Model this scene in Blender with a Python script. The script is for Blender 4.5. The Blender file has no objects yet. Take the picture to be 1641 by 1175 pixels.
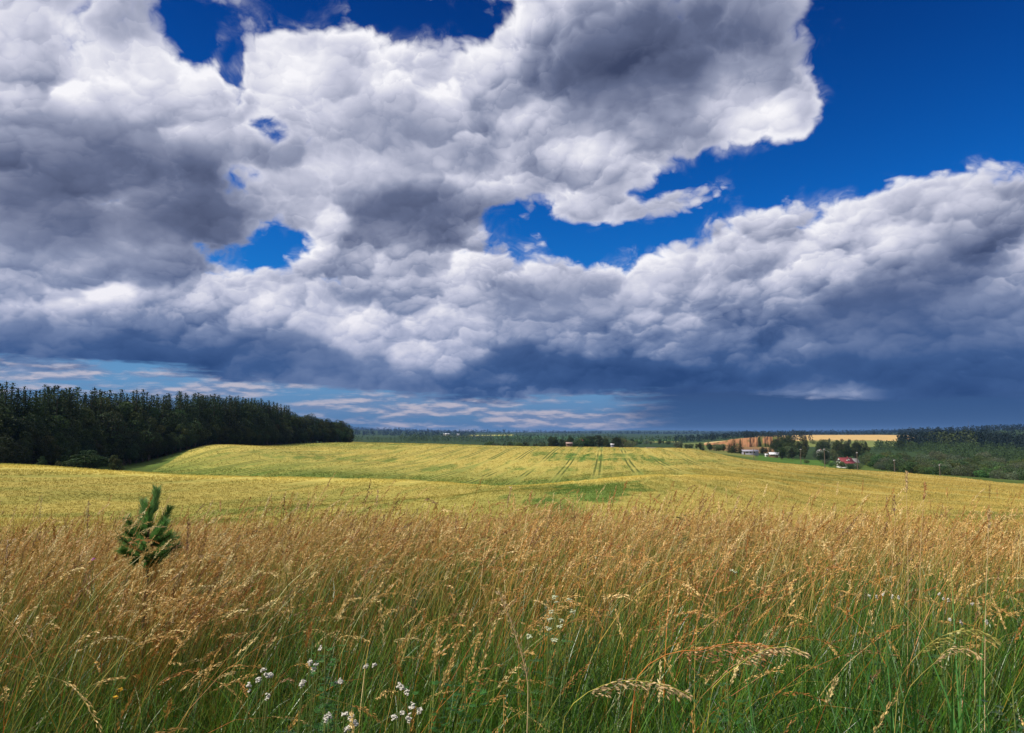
import bpy, math, random
import numpy as np
from mathutils import Vector, Matrix
S = bpy.context.scene
C = S.collection

# ---------------------------------------------------------------- camera
EYE = 1.7
FPX, PW, PH = 1129.0, 1641.0, 1175.0            # focal length and picture size in photo pixels
PITCH = math.radians(5.32)
cam_data = bpy.data.cameras.new("camera")
cam = bpy.data.objects.new("camera", cam_data); C.objects.link(cam)
cam.location = (0, 0, EYE)
cam.rotation_euler = (math.radians(90) + PITCH, 0, 0)
cam_data.sensor_width = 36.0
cam_data.lens = 36.0 * FPX / PW
cam_data.clip_start, cam_data.clip_end = 0.05, 60000
S.camera = cam
S.view_settings.view_transform = 'Standard'
S.view_settings.look = 'None'
S.view_settings.exposure = 0.0
S.view_settings.gamma = 1.0

def ray(px, py):
    """world direction of a photo pixel -> (azimuth, elevation)"""
    x, y, z = (px - PW / 2) / FPX, 1.0, (PH / 2 - py) / FPX
    y, z = y * math.cos(PITCH) - z * math.sin(PITCH), y * math.sin(PITCH) + z * math.cos(PITCH)
    return math.atan2(x, y), math.atan2(z, math.hypot(x, y))

# ---------------------------------------------------------------- world
SUN_AZ, SUN_EL = math.radians(-108), math.radians(47)     # azimuth from the view axis (+Y), towards +X
class NT:
    """small helper for writing node graphs as expressions"""
    def __init__(self, tree):
        self.t = tree; self.n = tree.nodes; self.l = tree.links
    def node(self, kind, **kw):
        nd = self.n.new(kind)
        for k, v in kw.items(): setattr(nd, k, v)
        return nd
    def put(self, sock, v):
        if hasattr(v, 'is_output'): self.l.new(v, sock)
        elif v is not None: sock.default_value = v
    def math(self, op, a, b=None, c=None, clamp=False):
        nd = self.node('ShaderNodeMath', operation=op, use_clamp=clamp)
        self.put(nd.inputs[0], a); self.put(nd.inputs[1], b); self.put(nd.inputs[2], c)
        return nd.outputs[0]
    def vmath(self, op, a, b=None, scale=None):
        nd = self.node('ShaderNodeVectorMath', operation=op)
        self.put(nd.inputs[0], a); self.put(nd.inputs[1], b)
        if scale is not None: self.put(nd.inputs['Scale'], scale)
        return nd.outputs['Value'] if op in ('DOT_PRODUCT', 'LENGTH', 'DISTANCE') else nd.outputs[0]
    def comb(self, x, y, z):
        nd = self.node('ShaderNodeCombineXYZ')
        for i, v in enumerate((x, y, z)): self.put(nd.inputs[i], v)
        return nd.outputs[0]
    def sep(self, v):
        nd = self.node('ShaderNodeSeparateXYZ'); self.put(nd.inputs[0], v)
        return nd.outputs
    def ramp(self, v, a, b, c=0.0, d=1.0, kind='SMOOTHSTEP'):
        nd = self.node('ShaderNodeMapRange', interpolation_type=kind)
        for i, s in enumerate((v, a, b, c, d)): self.put(nd.inputs[i], s)
        return nd.outputs[0]
    def noise(self, vec, scale, detail=4.0, rough=0.5, lac=2.0, dist=0.0, kind='FBM', dim='3D', w=None):
        nd = self.node('ShaderNodeTexNoise', noise_dimensions=dim, noise_type=kind)
        nd.normalize = kind == 'FBM'
        self.put(nd.inputs['Vector'], vec)
        for k, v in (('Scale', scale), ('Detail', detail), ('Roughness', rough), ('Lacunarity', lac), ('Distortion', dist)):
            self.put(nd.inputs[k], v)
        return nd.outputs[0]
    def noisecol(self, vec, scale, detail=2.0, rough=0.5):
        nd = self.node('ShaderNodeTexNoise'); self.put(nd.inputs['Vector'], vec)
        nd.inputs['Scale'].default_value = scale; nd.inputs['Detail'].default_value = detail; nd.inputs['Roughness'].default_value = rough
        return nd.outputs[1]
    def mix(self, f, a, b, blend='MIX'):
        nd = self.node('ShaderNodeMix', data_type='RGBA', blend_type=blend)
        self.put(nd.inputs[0], f)
        for s, v in ((nd.inputs[6], a), (nd.inputs[7], b)):
            if isinstance(v, tuple) and len(v) == 3: v = (*v, 1.0)
            self.put(s, v)
        return nd.outputs[2]
    def mixf(self, f, a, b):
        nd = self.node('ShaderNodeMix', data_type='FLOAT')
        self.put(nd.inputs[0], f); self.put(nd.inputs[2], a); self.put(nd.inputs[3], b)
        return nd.outputs[0]

world = bpy.data.worlds.new("World"); S.world = world
world.use_nodes = True
world.cycles.sampling_method = 'NONE'          # a bright even sky: hemisphere sampling finds it
world.node_tree.nodes.clear()
W = NT(world.node_tree)
SKY_STRENGTH = 0.10
K = 1.0 / SKY_STRENGTH
sky = W.node('ShaderNodeTexSky', sky_type='NISHITA', sun_disc=False)
sky.sun_elevation = SUN_EL; sky.sun_rotation = SUN_AZ
sky.altitude = 200; sky.air_density = 1.0; sky.dust_density = 0.4; sky.ozone_density = 2.5
tc = W.node('ShaderNodeTexCoord')
DIR = W.vmath('NORMALIZE', tc.outputs['Generated'])
dx, dy, dz = W.sep(DIR)
AZ = W.math('ARCTAN2', dx, dy)
EL = W.math('ARCSINE', dz)
# noise space: features get smaller towards the horizon, as a cloud layer does
zc = W.math('MAXIMUM', dz, 0.0)
PERS = W.vmath('SCALE', DIR, scale=W.math('DIVIDE', 1.75, W.math('ADD', zc, 0.9)))
WARP = W.vmath('SUBTRACT', W.noisecol(PERS, 2.4, 3.0, 0.55), (0.5, 0.5, 0.5))
WARPF = W.vmath('SUBTRACT', W.noisecol(PERS, 9.0, 3.0, 0.6), (0.5, 0.5, 0.5))
AE = W.comb(AZ, EL, 0.0)
ws = W.vmath('MULTIPLY', W.vmath('ADD', W.vmath('SCALE', WARP, scale=0.16), W.vmath('SCALE', WARPF, scale=0.05)), (1, 0.8, 0))
AEW = W.vmath('ADD', AE, ws)                    # warped: ragged outlines for the cloud banks

def blob(px, py, rx, ry, rot=0.0, vec=None):
    """soft spot of sky centred on a direction; 1 in its middle, 0 outside"""
    a, e = ray(px, py)
    k = 1.0 / FPX
    mp = W.node('ShaderNodeMapping', vector_type='TEXTURE')
    W.put(mp.inputs['Vector'], vec or AEW)
    mp.inputs['Location'].default_value = (a, e, 0)
    mp.inputs['Rotation'].default_value = (0, 0, math.radians(rot))
    mp.inputs['Scale'].default_value = (rx * k, ry * k, 1)
    d = W.vmath('LENGTH', mp.outputs[0])
    return d
AEL = W.vmath('ADD', AE, W.vmath('SCALE', ws, scale=0.35))     # gently warped, for the small openings
def add_blobs(base, items, vec=None):
    out = base
    for (px, py, rx, ry, rot, wgt) in items:
        out = W.math('ADD', out, W.ramp(blob(px, py, rx, ry, rot, vec or (AEL if rx < 165 else AEW)), 0.25, 1.0, wgt, 0.0))
    return out
def lin(r, g, b):
    f = lambda c: (c / 255 / 12.92) if c <= 10 else ((c / 255 + .055) / 1.055) ** 2.4
    return (f(r), f(g), f(b), 1.0)
def tones(nt, v, stops):
    r = nt.node('ShaderNodeValToRGB'); nt.put(r.inputs[0], v)
    e = r.color_ramp.elements
    while len(e) < len(stops): e.new(0.5)
    for el, (p, c) in zip(e, stops): el.position = p; el.color = c
    return r.outputs[0]
def curve(nt, v, pts):
    nd = nt.node('ShaderNodeFloatCurve'); nt.put(nd.inputs['Value'], v)
    c = nd.mapping.curves[0]
    while len(c.points) < len(pts): c.points.new(0.5, 0.5)
    for p, (x, y) in zip(c.points, pts): p.location = (x, y); p.handle_type = 'AUTO'
    nd.mapping.update()
    return nd.outputs[0]
def az_curve(pts):
    """a line across the sky given by photo points -> its elevation at the azimuth shaded"""
    v = W.ramp(AZ, -0.8, 0.8, 0.0, 1.0, 'LINEAR')
    q = []
    for px, py in pts:
        a, e = ray(px, py); q.append((a / 1.6 + 0.5, e / 0.4))
    return W.math('MULTIPLY', curve(W, v, sorted(q)), 0.4)
def pers(d):
    z = W.math('MAXIMUM', W.sep(d)[2], 0.0)
    return W.vmath('SCALE', d, scale=W.math('DIVIDE', 1.75, W.math('ADD', z, 0.9)))
PWARP = W.vmath('ADD', W.vmath('SCALE', WARPF, scale=0.055), W.vmath('SCALE', WARP, scale=0.10))
def sn(p, scale, detail=0.0, rough=0.5):
    nd = W.node('ShaderNodeTexNoise'); nd.normalize = False
    W.put(nd.inputs['Vector'], p); nd.inputs['Scale'].default_value = scale
    nd.inputs['Detail'].default_value = detail; nd.inputs['Roughness'].default_value = rough
    return nd.outputs[0]
PP = W.vmath('ADD', pers(DIR), PWARP)
zi = W.math('DIVIDE', 1.0, W.math('ADD', zc, 0.9))
LP = W.vmath('NORMALIZE', W.vmath('SUBTRACT', (-0.42, 0.0, 0.91), W.vmath('SCALE', DIR, scale=W.math('MULTIPLY', zi, 0.91))))
def puff(k, scale, warp):
    """one size of cauliflower heads: (how far each turns to the sun, how high it bulges)"""
    p = W.vmath('ADD', PP, (3.1 * k, 1.7 * k, 0.9 * k))
    p = W.vmath('ADD', p, W.vmath('SCALE', W.vmath('SUBTRACT', W.noisecol(p, scale * 1.6, 2.0, 0.55), (0.5, 0.5, 0.5)), scale=warp / scale))
    v = W.node('ShaderNodeTexVoronoi', voronoi_dimensions='3D', feature='SMOOTH_F1' if 0 < k < 4 else 'F1')
    W.put(v.inputs['Vector'], p); v.inputs['Scale'].default_value = scale
    if 0 < k < 4: v.inputs['Smoothness'].default_value = (0, 0.5, 0.4, 0.35)[k]
    v.inputs['Randomness'].default_value = 1.0
    r = W.vmath('SCALE', W.vmath('SUBTRACT', p, v.outputs['Position']), scale=scale)
    return W.vmath('DOT_PRODUCT', r, LP), W.math('SUBTRACT', 0.55, v.outputs['Distance'])
RELIEF, BULGE, EDGE = None, None, 0.0
for k, (sc, tilt, up, wp, eg) in enumerate(((1.7, 0.0, 0.30, 0.6, 0), (3.5, 0.36, 0.34, 0.62, 0), (7.4, 0.33, 0.30, 0.66, 0), (15.0, 0.22, 0.32, 0.8, 0), (36.0, 0.06, 0.26, 0.9, 0))):
    t, h = puff(k, sc, wp)
    t, h = W.math('MULTIPLY', t, tilt), W.math('MULTIPLY', h, up)
    RELIEF = t if RELIEF is None else W.math('ADD', RELIEF, t)
    BULGE = h if BULGE is None else W.math('ADD', BULGE, h)
RELIEF = W.math('ADD', RELIEF, W.math('MULTIPLY', BULGE, 0.28))
F0 = W.noise(PP, 3.4, 12.0, 0.60)
BIG = W.noise(PERS, 2.2, 4.0, 0.5)

# where the sky is open between the cloud banks (photo directions)
CLEAR = [
 (600, -70, 300, 150, 0, -1.1), (300, 10, 75, 130, 22, -.9), (372, 110, 30, 80, 0, -.75), (560, 10, 200, 60, 0, -.5), (430, 15, 120, 85, 0, -.75), (765, 5, 120, 75, 0, -.72),
 (1640, 0, 330, 250, 0, -1.2), (1560, 150, 330, 190, -14, -1.0), (1350, 60, 110, 130, 0, -.6), (1330, 275, 190, 100, 22, -.9), (1130, 325, 210, 75, 12, -1.0),
 (850, 362, 155, 80, -12, -.88), (990, 395, 140, 70, 0, -.92), (442, 392, 90, 62, 8, -.86), (424, 204, 40, 32, 0, -.72), (384, 285, 50, 44, 0, -.58),
 (640, 375, 40, 25, 0, -.2), (350, 410, 60, 20, -20, -.4),
]
# where clouds pile up
FULL = [(960, 180, 330, 130, 0, .35), (1160, 190, 150, 60, 15, .55), (1080, 335, 120, 30, 18, .95), (960, 345, 110, 30, 0, .8), (150, 250, 250, 260, 0, .75), (700, 230, 300, 200, 0, .3), (1400, 110, 60, 60, 30, .62), (1260, 100, 110, 70, -30, .40),
        (820, 600, 1300, 150, 0, .8), (700, 480, 260, 60, 0, .5), (1150, 490, 220, 55, 0, .5), (1560, 400, 200, 130, 20, .5), (1290, 180, 90, 50, -20, .5)]
COVER = add_blobs(add_blobs(0.86, [(a, b, c, d, e, f * 1.28) for a, b, c, d, e, f in CLEAR]), FULL)
D = W.math('ADD', COVER, W.math('ADD', W.math('MULTIPLY', BULGE, 2.0), W.math('MULTIPLY', W.math('SUBTRACT', F0, 0.5), 3.0)))
WISP = W.math('MULTIPLY', W.ramp(D, -0.55, 0.25), W.ramp(W.noise(PP, 9.0, 7.0, 0.62, dist=0.6), 0.50, 0.80))
ALPHA = W.math('MAXIMUM', W.ramp(D, -0.02, 0.58), W.math('MULTIPLY', WISP, 0.55))
THICK = W.ramp(D, 0.15, 0.95, kind='LINEAR')

# broad light and shade of the cloud banks: sunlit heads, grey undersides
SHADE = [
 (215, 300, 260, 120, -8, -.26), (60, 330, 150, 80, 0, -.16), (320, 350, 90, 110, 0, -.18), (150, 550, 420, 75, 0, -.24), (200, 440, 200, 40, 0, -.14),
 (640, 360, 260, 60, 0, -.33), (820, 240, 220, 80, -15, -.25), (1060, 100, 300, 110, 10, -.34), (1000, 170, 160, 70, 0, -.15),
 (700, 620, 560, 55, 4, -.24), (1330, 550, 480, 110, 6, -.30), (1540, 620, 420, 90, 0, -.18), (1010, 615, 360, 70, 0, -.20), (1500, 440, 260, 60, 12, -.18), (330, 590, 400, 40, 5, -.16),
]
LIGHT = [
 (90, 60, 190, 140, 0, .26), (290, 110, 120, 110, 0, .22), (460, 140, 130, 90, 0, .22), (690, 90, 170, 70, 0, .20), (860, 60, 120, 90, 0, .22),
 (800, 170, 140, 110, 0, .15), (1180, 220, 150, 60, -15, .12), (970, 270, 150, 36, 0, .18), (500, 370, 60, 70, 0, .25), (1560, 300, 200, 50, -12, .10),
 (1300, 370, 240, 45, -8, .08), (850, 440, 330, 70, 0, .16), (420, 470, 160, 90, 0, .12), (600, 520, 220, 60, 0, .12), (1080, 520, 160, 60, 0, .12), (60, 470, 170, 60, 0, .10),
]
AES = W.vmath('ADD', AE, W.vmath('SCALE', ws, scale=1.4))
TONE = add_blobs(add_blobs(0.58, SHADE, AES), LIGHT, AES)
SOFT = W.ramp(W.math('ADD', W.noise(PP, 2.6, 3.0, 0.5), W.math('MULTIPLY', W.math('SUBTRACT', TONE, 0.5), 0.5)), 0.32, 0.66, 0.35, 1.0)
TONE = W.math('ADD', TONE, W.math('MULTIPLY', RELIEF, SOFT))
TONE = W.math('ADD', TONE, W.math('MULTIPLY', W.math('SUBTRACT', BIG, 0.5), 0.45))
TONE = W.math('ADD', TONE, W.math('MULTIPLY', W.math('SUBTRACT', F0, 0.5), 0.34))
TONE = W.math('ADD', TONE, W.math('MULTIPLY', W.math('SUBTRACT', 1.0, THICK), 0.26))
LOW = W.ramp(EL, math.radians(16), math.radians(4))         # the storm base in the far distance
HI = tones(W, TONE, [(0.0, lin(60, 70, 100)), (0.25, lin(98, 108, 138)), (0.5, lin(146, 153, 178)), (0.75, lin(202, 204, 222)), (1.0, lin(248, 247, 252))])
LO = tones(W, TONE, [(0.0, lin(40, 70, 120)), (0.25, lin(60, 90, 140)), (0.5, lin(108, 128, 168)), (0.75, lin(180, 186, 212)), (1.0, lin(236, 234, 244))])
CLOUD = W.mix(LOW, HI, LO)

# clear sky, from the horizon up
hsv = W.node('ShaderNodeHueSaturation'); W.put(hsv.inputs['Color'], sky.outputs[0]); hsv.inputs['Saturation'].default_value = 1.35; hsv.inputs['Hue'].default_value = 0.51
SKYN = W.mix(1.0, hsv.outputs[0], tones(W, W.ramp(EL, math.radians(4), math.radians(34), kind='LINEAR'), [(0.0, (0.016, 0.085, 0.125, 1)), (0.45, (0.007, 0.066, 0.108, 1)), (1.0, (0.003, 0.034, 0.066, 1))]), 'MULTIPLY')     # the photograph's deep, polarised blue
SKY = SKYN

# under the storm base: the far clear strip, its thin streaks and small sunlit heads, and the rain on the right
BASE = az_curve([(-60, 578), (120, 580), (400, 604), (620, 632), (780, 640), (900, 634), (1060, 628), (1300, 632), (1700, 636)])
STV = W.vmath('MULTIPLY', DIR, (1, 1, 9.0))
ST = W.noise(W.vmath('ADD', STV, W.vmath('SCALE', WARPF, scale=0.10)), 7.0, 7.0, 0.6)
ST2 = W.noise(W.vmath('ADD', W.vmath('MULTIPLY', DIR, (1, 1, 5.0)), W.vmath('SCALE', WARPF, scale=0.03)), 20.0, 6.0, 0.55)
ST2U = W.noise(W.vmath('ADD', W.vmath('MULTIPLY', W.vmath('ADD', DIR, (-0.002, 0, 0.005)), (1, 1, 5.0)), W.vmath('SCALE', WARPF, scale=0.03)), 20.0, 6.0, 0.55)
LITP = W.ramp(W.math('SUBTRACT', ST2, ST2U), -0.10, 0.16)
STRIP = tones(W, W.ramp(EL, 0.0, math.radians(6), kind='LINEAR'), [(0.0, lin(74, 112, 158)), (0.35, lin(96, 138, 182)), (0.7, lin(98, 150, 196)), (1.0, lin(90, 140, 190))])
STC = W.mix(LITP, lin(116, 134, 172), lin(216, 200, 204))
PINK = add_blobs(0.0, [(870, 672, 120, 20, 0, .65), (980, 676, 110, 16, 0, .55), (1040, 668, 60, 10, 0, .2), (700, 655, 160, 22, 4, .28), (560, 648, 170, 28, 6, .25), (380, 622, 200, 16, 5, .25), (30, 590, 130, 24, 0, .5), (200, 625, 160, 12, 0, .2)], AE)
STA = W.ramp(W.math('ADD', PINK, W.math('ADD', W.math('MULTIPLY', W.math('SUBTRACT', ST, 0.5), 1.5), W.math('MULTIPLY', W.math('SUBTRACT', ST2, 0.5), 0.7))), -0.12, 0.32)
STRIP = W.mix(W.math('MULTIPLY', STA, 0.66), STRIP, STC)
RAIN = tones(W, W.ramp(EL, 0.0, math.radians(4), kind='LINEAR'), [(0.0, lin(58, 90, 134)), (0.5, lin(52, 84, 132)), (1.0, lin(50, 74, 120))])
RM = W.ramp(W.math('ADD', AZ, W.math('MULTIPLY', W.math('SUBTRACT', ST, 0.5), 0.25)), ray(930, 660)[0], ray(1120, 660)[0])
STRIP = W.mix(RM, STRIP, RAIN)
UNDER = W.ramp(W.math('ADD', W.math('SUBTRACT', EL, BASE), W.math('ADD', W.math('MULTIPLY', W.math('SUBTRACT', ST, 0.5), 0.05), W.math('MULTIPLY', W.math('SUBTRACT', F0, 0.5), 0.02))), 0.006, -0.006)
def background(col, k=K):
    b = W.node('ShaderNodeBackground'); b.inputs[1].default_value = SKY_STRENGTH
    W.put(b.inputs[0], W.mix(1.0, col, (k, k, k), 'MULTIPLY'))
    return b.outputs[0]
def mix_shader(f, a, b):
    m = W.node('ShaderNodeMixShader'); W.put(m.inputs[0], f); W.l.new(a, m.inputs[1]); W.l.new(b, m.inputs[2])
    return m.outputs[0]
top = mix_shader(ALPHA, background(SKY), background(CLOUD))
out = W.node('ShaderNodeOutputWorld'); W.put(out.inputs[0], mix_shader(UNDER, top, background(STRIP)))
# ---------------------------------------------------------------- sun
sd = Vector((math.sin(SUN_AZ) * math.cos(SUN_EL), math.cos(SUN_AZ) * math.cos(SUN_EL), math.sin(SUN_EL)))
sun_data = bpy.data.lights.new("sun", 'SUN'); sun_data.energy = 5.0; sun_data.angle = math.radians(0.53); sun_data.color = (1.0, 0.93, 0.80)
sun = bpy.data.objects.new("sun", sun_data); C.objects.link(sun)
sun.rotation_euler = sd.to_track_quat('Z', 'Y').to_euler(); sun.location = (-60, 0, 80)
S.cycles.max_bounces = 5; S.cycles.diffuse_bounces = 3; S.cycles.glossy_bounces = 2; S.cycles.transmission_bounces = 3; S.cycles.transparent_max_bounces = 4
S.cycles.volume_bounces = 0

# ---------------------------------------------------------------- helpers
rng = np.random.default_rng(7)
random.seed(7)
def mesh_from(name, v, f4=None, f3=None, col=None, mat=None, smooth=False):
    """numpy arrays -> mesh; col is one colour per vertex"""
    v = np.asarray(v, np.float32).reshape(-1, 3)
    me = bpy.data.meshes.new(name)
    me.vertices.add(len(v)); me.vertices.foreach_set('co', v.ravel())
    loops, starts, tot = [], [], 0
    for f, k in ((f4, 4), (f3, 3)):
        if f is None or len(f) == 0: continue
        f = np.asarray(f, np.int32).reshape(-1, k)
        starts.append(tot + np.arange(len(f), dtype=np.int32) * k); tot += f.size; loops.append(f.ravel())
    li = np.concatenate(loops); st = np.concatenate(starts)
    me.loops.add(len(li)); me.loops.foreach_set('vertex_index', li)
    me.polygons.add(len(st)); me.polygons.foreach_set('loop_start', st)
    if smooth: me.polygons.foreach_set('use_smooth', np.ones(len(st), bool))
    if col is not None:
        a = me.color_attributes.new('tint', 'FLOAT_COLOR', 'POINT')
        c = np.ones((len(v), 4), np.float32); c[:, :3] = col
        a.data.foreach_set('color', c.ravel())
    me.update(calc_edges=True); me.validate()
    if mat: me.materials.append(mat)
    return me
def obj(name, me, parent=None, label=None, cat=None, group=None, kind=None):
    o = bpy.data.objects.new(name, me); C.objects.link(o)
    if parent: o.parent = parent
    for k, v in (('label', label), ('category', cat), ('group', group), ('kind', kind)):
        if v: o[k] = v
    return o
def thing(name, label, cat, loc=(0, 0, 0), rotz=0.0, group=None, scale=1.0):
    o = obj(name, None, None, label, cat, group)
    o.location = loc; o.rotation_euler = (0, 0, rotz)
    o.scale = (scale,) * 3 if not hasattr(scale, '__len__') else scale
    o.empty_display_size = 0.2
    return o
def copy_thing(src, loc, rotz, scale, label, group=None):
    r = src.copy(); C.objects.link(r); r.location = loc; r.rotation_euler = (0, 0, rotz); r.scale = scale
    r['label'] = label
    if group: r['group'] = group
    for ch in list(src.children):
        c = ch.copy(); C.objects.link(c); c.parent = r
        for g in list(ch.children):
            d = g.copy(); C.objects.link(d); d.parent = c
    return r
def material(name):
    m = bpy.data.materials.new(name); m.use_nodes = True
    m.node_tree.nodes.clear()
    n = NT(m.node_tree)
    return m, n
def finish(n, shader, disp=None):
    o = n.node('ShaderNodeOutputMaterial'); n.l.new(shader, o.inputs[0])
    return o
def principled(n, col, rough=0.8, spec=0.2, normal=None):
    p = n.node('ShaderNodeBsdfPrincipled'); n.put(p.inputs['Base Color'], col)
    n.put(p.inputs['Roughness'], rough); n.put(p.inputs['Specular IOR Level'], spec)
    if normal is not None: n.put(p.inputs['Normal'], normal)
    return p.outputs[0]
def leaf_material(name, transl=0.3, rough=0.6, spec=0.15, noise=0.0, tint=(1, 1, 1)):
    """thin plant matter: per-blade colour, some light through it"""
    m, n = material(name)
    a = n.node('ShaderNodeAttribute', attribute_name='tint').outputs[0]
    oi = n.node('ShaderNodeObjectInfo').outputs['Random']
    c = n.mix(1.0, a, (*tint, 1.0), 'MULTIPLY')
    hs = n.node('ShaderNodeHueSaturation'); n.put(hs.inputs['Color'], c)
    n.put(hs.inputs['Hue'], n.ramp(oi, 0, 1, 0.5 - noise * 0.06, 0.5 + noise * 0.03, 'LINEAR'))
    n.put(hs.inputs['Value'], n.ramp(n.math('FRACT', n.math('MULTIPLY', oi, 7.31)), 0, 1, 1 - noise * 0.35, 1 + noise * 0.35, 'LINEAR'))
    p = principled(n, hs.outputs[0], rough, spec)
    t = n.node('ShaderNodeBsdfTranslucent'); n.put(t.inputs[0], hs.outputs[0])
    mx = n.node('ShaderNodeMixShader'); mx.inputs[0].default_value = transl
    n.l.new(p, mx.inputs[1]); n.l.new(t.outputs[0], mx.inputs[2])
    finish(n, mx.outputs[0])
    return m
def plain(name, col, rough=0.8, var=0.15, scale=3.0, spec=0.2):
    m, n = material(name)
    tcn = n.node('ShaderNodeTexCoord').outputs['Object']
    f = n.noise(tcn, scale, 5.0, 0.6)
    c = n.mix(f, tuple(x * (1 - var) for x in col), tuple(min(1, x * (1 + var)) for x in col))
    finish(n, principled(n, c, rough, spec))
    return m
def pchip(x, y, xi):
    """monotone cubic interpolation"""
    x, y = np.asarray(x, float), np.asarray(y, float)
    h = np.diff(x); d = np.diff(y) / h
    m = np.zeros_like(y); m[0], m[-1] = d[0], d[-1]
    for i in range(1, len(x) - 1):
        if d[i - 1] * d[i] > 0:
            w1, w2 = 2 * h[i] + h[i - 1], h[i] + 2 * h[i - 1]
            m[i] = (w1 + w2) / (w1 / d[i - 1] + w2 / d[i])
    xi = np.clip(xi, x[0], x[-1]); k = np.clip(np.searchsorted(x, xi) - 1, 0, len(h) - 1)
    t = (xi - x[k]) / h[k]
    return ((1 + 2 * t) * (1 - t) ** 2 * y[k] + t * (1 - t) ** 2 * h[k] * m[k] + t * t * (3 - 2 * t) * y[k + 1] + t * t * (t - 1) * h[k] * m[k + 1])
def vnoise(x, y, seed=0):
    """smooth value noise, numpy"""
    xi, yi = np.floor(x).astype(np.int64), np.floor(y).astype(np.int64)
    fx, fy = x - xi, y - yi
    fx, fy = fx * fx * (3 - 2 * fx), fy * fy * (3 - 2 * fy)
    def h(a, b):
        n = (a * 374761393 + b * 668265263 + seed * 974634777) & 0xffffffff
        n = ((n ^ (n >> 13)) * 1274126177) & 0xffffffff
        return ((n ^ (n >> 16)) & 0xffff) / 65535.0
    return (h(xi, yi) * (1 - fx) + h(xi + 1, yi) * fx) * (1 - fy) + (h(xi, yi + 1) * (1 - fx) + h(xi + 1, yi + 1) * fx) * fy
def fbm(x, y, seed=0, oct=4):
    t, a, s = 0, 0.5, 0
    for k in range(oct):
        t = t + a * vnoise(x * 2 ** k + 13.7 * k, y * 2 ** k - 5.1 * k, seed + k); s += a; a *= 0.5
    return t / s

# ---------------------------------------------------------------- terrain
NEAR = [(0.3, 'z', 0.0), (4, 'z', 0.0), (7, 'z', -0.12), (12, 'z', -0.72), (20, 'z', -1.65)]
PROFILE = {   # photo column: (distance in metres, photo row where that ground shows)
 -500: [(35, 852), (130, 738), (200, 742), (300, 712), (450, 690), (1000, 690), (3000, 692), (14000, 690)],
 0: [(35, 849), (70, 800), (130, 745), (180, 751), (230, 746), (300, 728), (400, 715), (1000, 700), (4000, 694), (14000, 690)],
 210: [(35, 848), (70, 806), (125, 757), (180, 768), (260, 752), (300, 741), (420, 722), (1000, 702), (4000, 695), (14000, 690)],
 350: [(35, 846), (70, 808), (120, 764), (170, 775), (210, 768), (250, 745), (320, 713), (370, 714), (500, 712), (1000, 704), (4000, 695), (14000, 690)],
 560: [(35, 842), (55, 808), (75, 806), (115, 768), (160, 779), (210, 770), (300, 738), (450, 709.5), (520, 711), (700, 708.5), (1500, 705), (3000, 698), (6000, 692), (9000, 691), (14000, 692)],
 700: [(35, 840), (55, 800), (75, 798), (115, 772), (160, 785), (210, 775), (300, 745), (460, 711.5), (560, 718), (1000, 712), (2000, 704), (4000, 698), (8000, 693), (14000, 692)],
 820: [(35, 838), (55, 790), (75, 787), (105, 779), (150, 792), (210, 780), (300, 748), (470, 715), (560, 722), (1000, 714), (2000, 705), (4000, 698), (8000, 694), (14000, 692)],
 960: [(35, 838), (55, 792), (80, 779), (105, 768), (140, 778), (200, 772), (300, 745), (460, 717), (560, 722), (1000, 714), (2000, 706), (4000, 699), (8000, 694), (14000, 692)],
 1080: [(35, 840), (55, 800), (80, 772), (110, 761), (140, 766), (200, 762), (300, 742), (440, 718.5), (520, 722), (700, 719), (1000, 713), (2000, 706), (4000, 699), (8000, 694), (14000, 692)],
 1205: [(35, 842), (60, 800), (110, 768), (150, 765), (200, 757), (300, 745), (380, 738), (450, 736), (560, 731), (700, 727), (900, 721), (1000, 716), (1400, 704), (2000, 700), (4000, 697), (14000, 692)],
 1300: [(35, 844), (60, 808), (110, 782), (200, 762), (300, 750), (350, 746), (400, 748), (520, 744), (700, 733), (900, 722), (1200, 710), (1500, 707), (2200, 697.5), (2600, 699), (4000, 697), (14000, 692)],
 1400: [(35, 846), (60, 815), (110, 790), (200, 768), (300, 755), (340, 758), (430, 757), (520, 750), (700, 735), (900, 722), (1200, 711), (1500, 707), (2300, 697.5), (2700, 700), (14000, 692)],
 1520: [(35, 848), (60, 820), (110, 795), (200, 775), (290, 764), (330, 762), (380, 768), (450, 762), (700, 738), (1000, 718), (1500, 706), (2300, 699), (4000, 692), (14000, 692)],
 1640: [(35, 850), (60, 824), (110, 800), (200, 783), (280, 776), (330, 770), (380, 775), (450, 770), (700, 742), (1000, 722), (1500, 708), (2500, 694), (4000, 688), (6000, 690), (14000, 692)],
 2100: [(35, 852), (60, 828), (110, 805), (200, 788), (280, 781), (330, 775), (450, 774), (700, 746), (1000, 725), (1500, 708), (2500, 692), (4000, 685), (6000, 687), (14000, 690)],
}
DG = np.unique(np.concatenate([np.geomspace(0.3, 25, 60), np.geomspace(25, 700, 330), np.geomspace(700, 15000, 120)]))
AG = np.radians(np.concatenate([np.arange(-180, -50, 3.0), np.arange(-50, 50, 0.2), np.arange(50, 181, 3.0)]))
ck, cz = [], []
for px, pts in PROFILE.items():
    a = ray(px, 700)[0]; ld, zz = [], []
    for q in NEAR + pts:
        if len(q) == 3: ld.append(math.log(q[0])); zz.append(q[2])
        else: ld.append(math.log(q[0])); zz.append(EYE + q[0] * math.tan(ray(px, q[1])[1]))
    ck.append(a); cz.append(pchip(ld, zz, np.log(DG)))
ck, cz = np.array(ck), np.array(cz)
ZG = np.stack([pchip(ck, cz[:, j], AG) for j in range(len(DG))], 1)          # [azimuth, distance]
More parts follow.
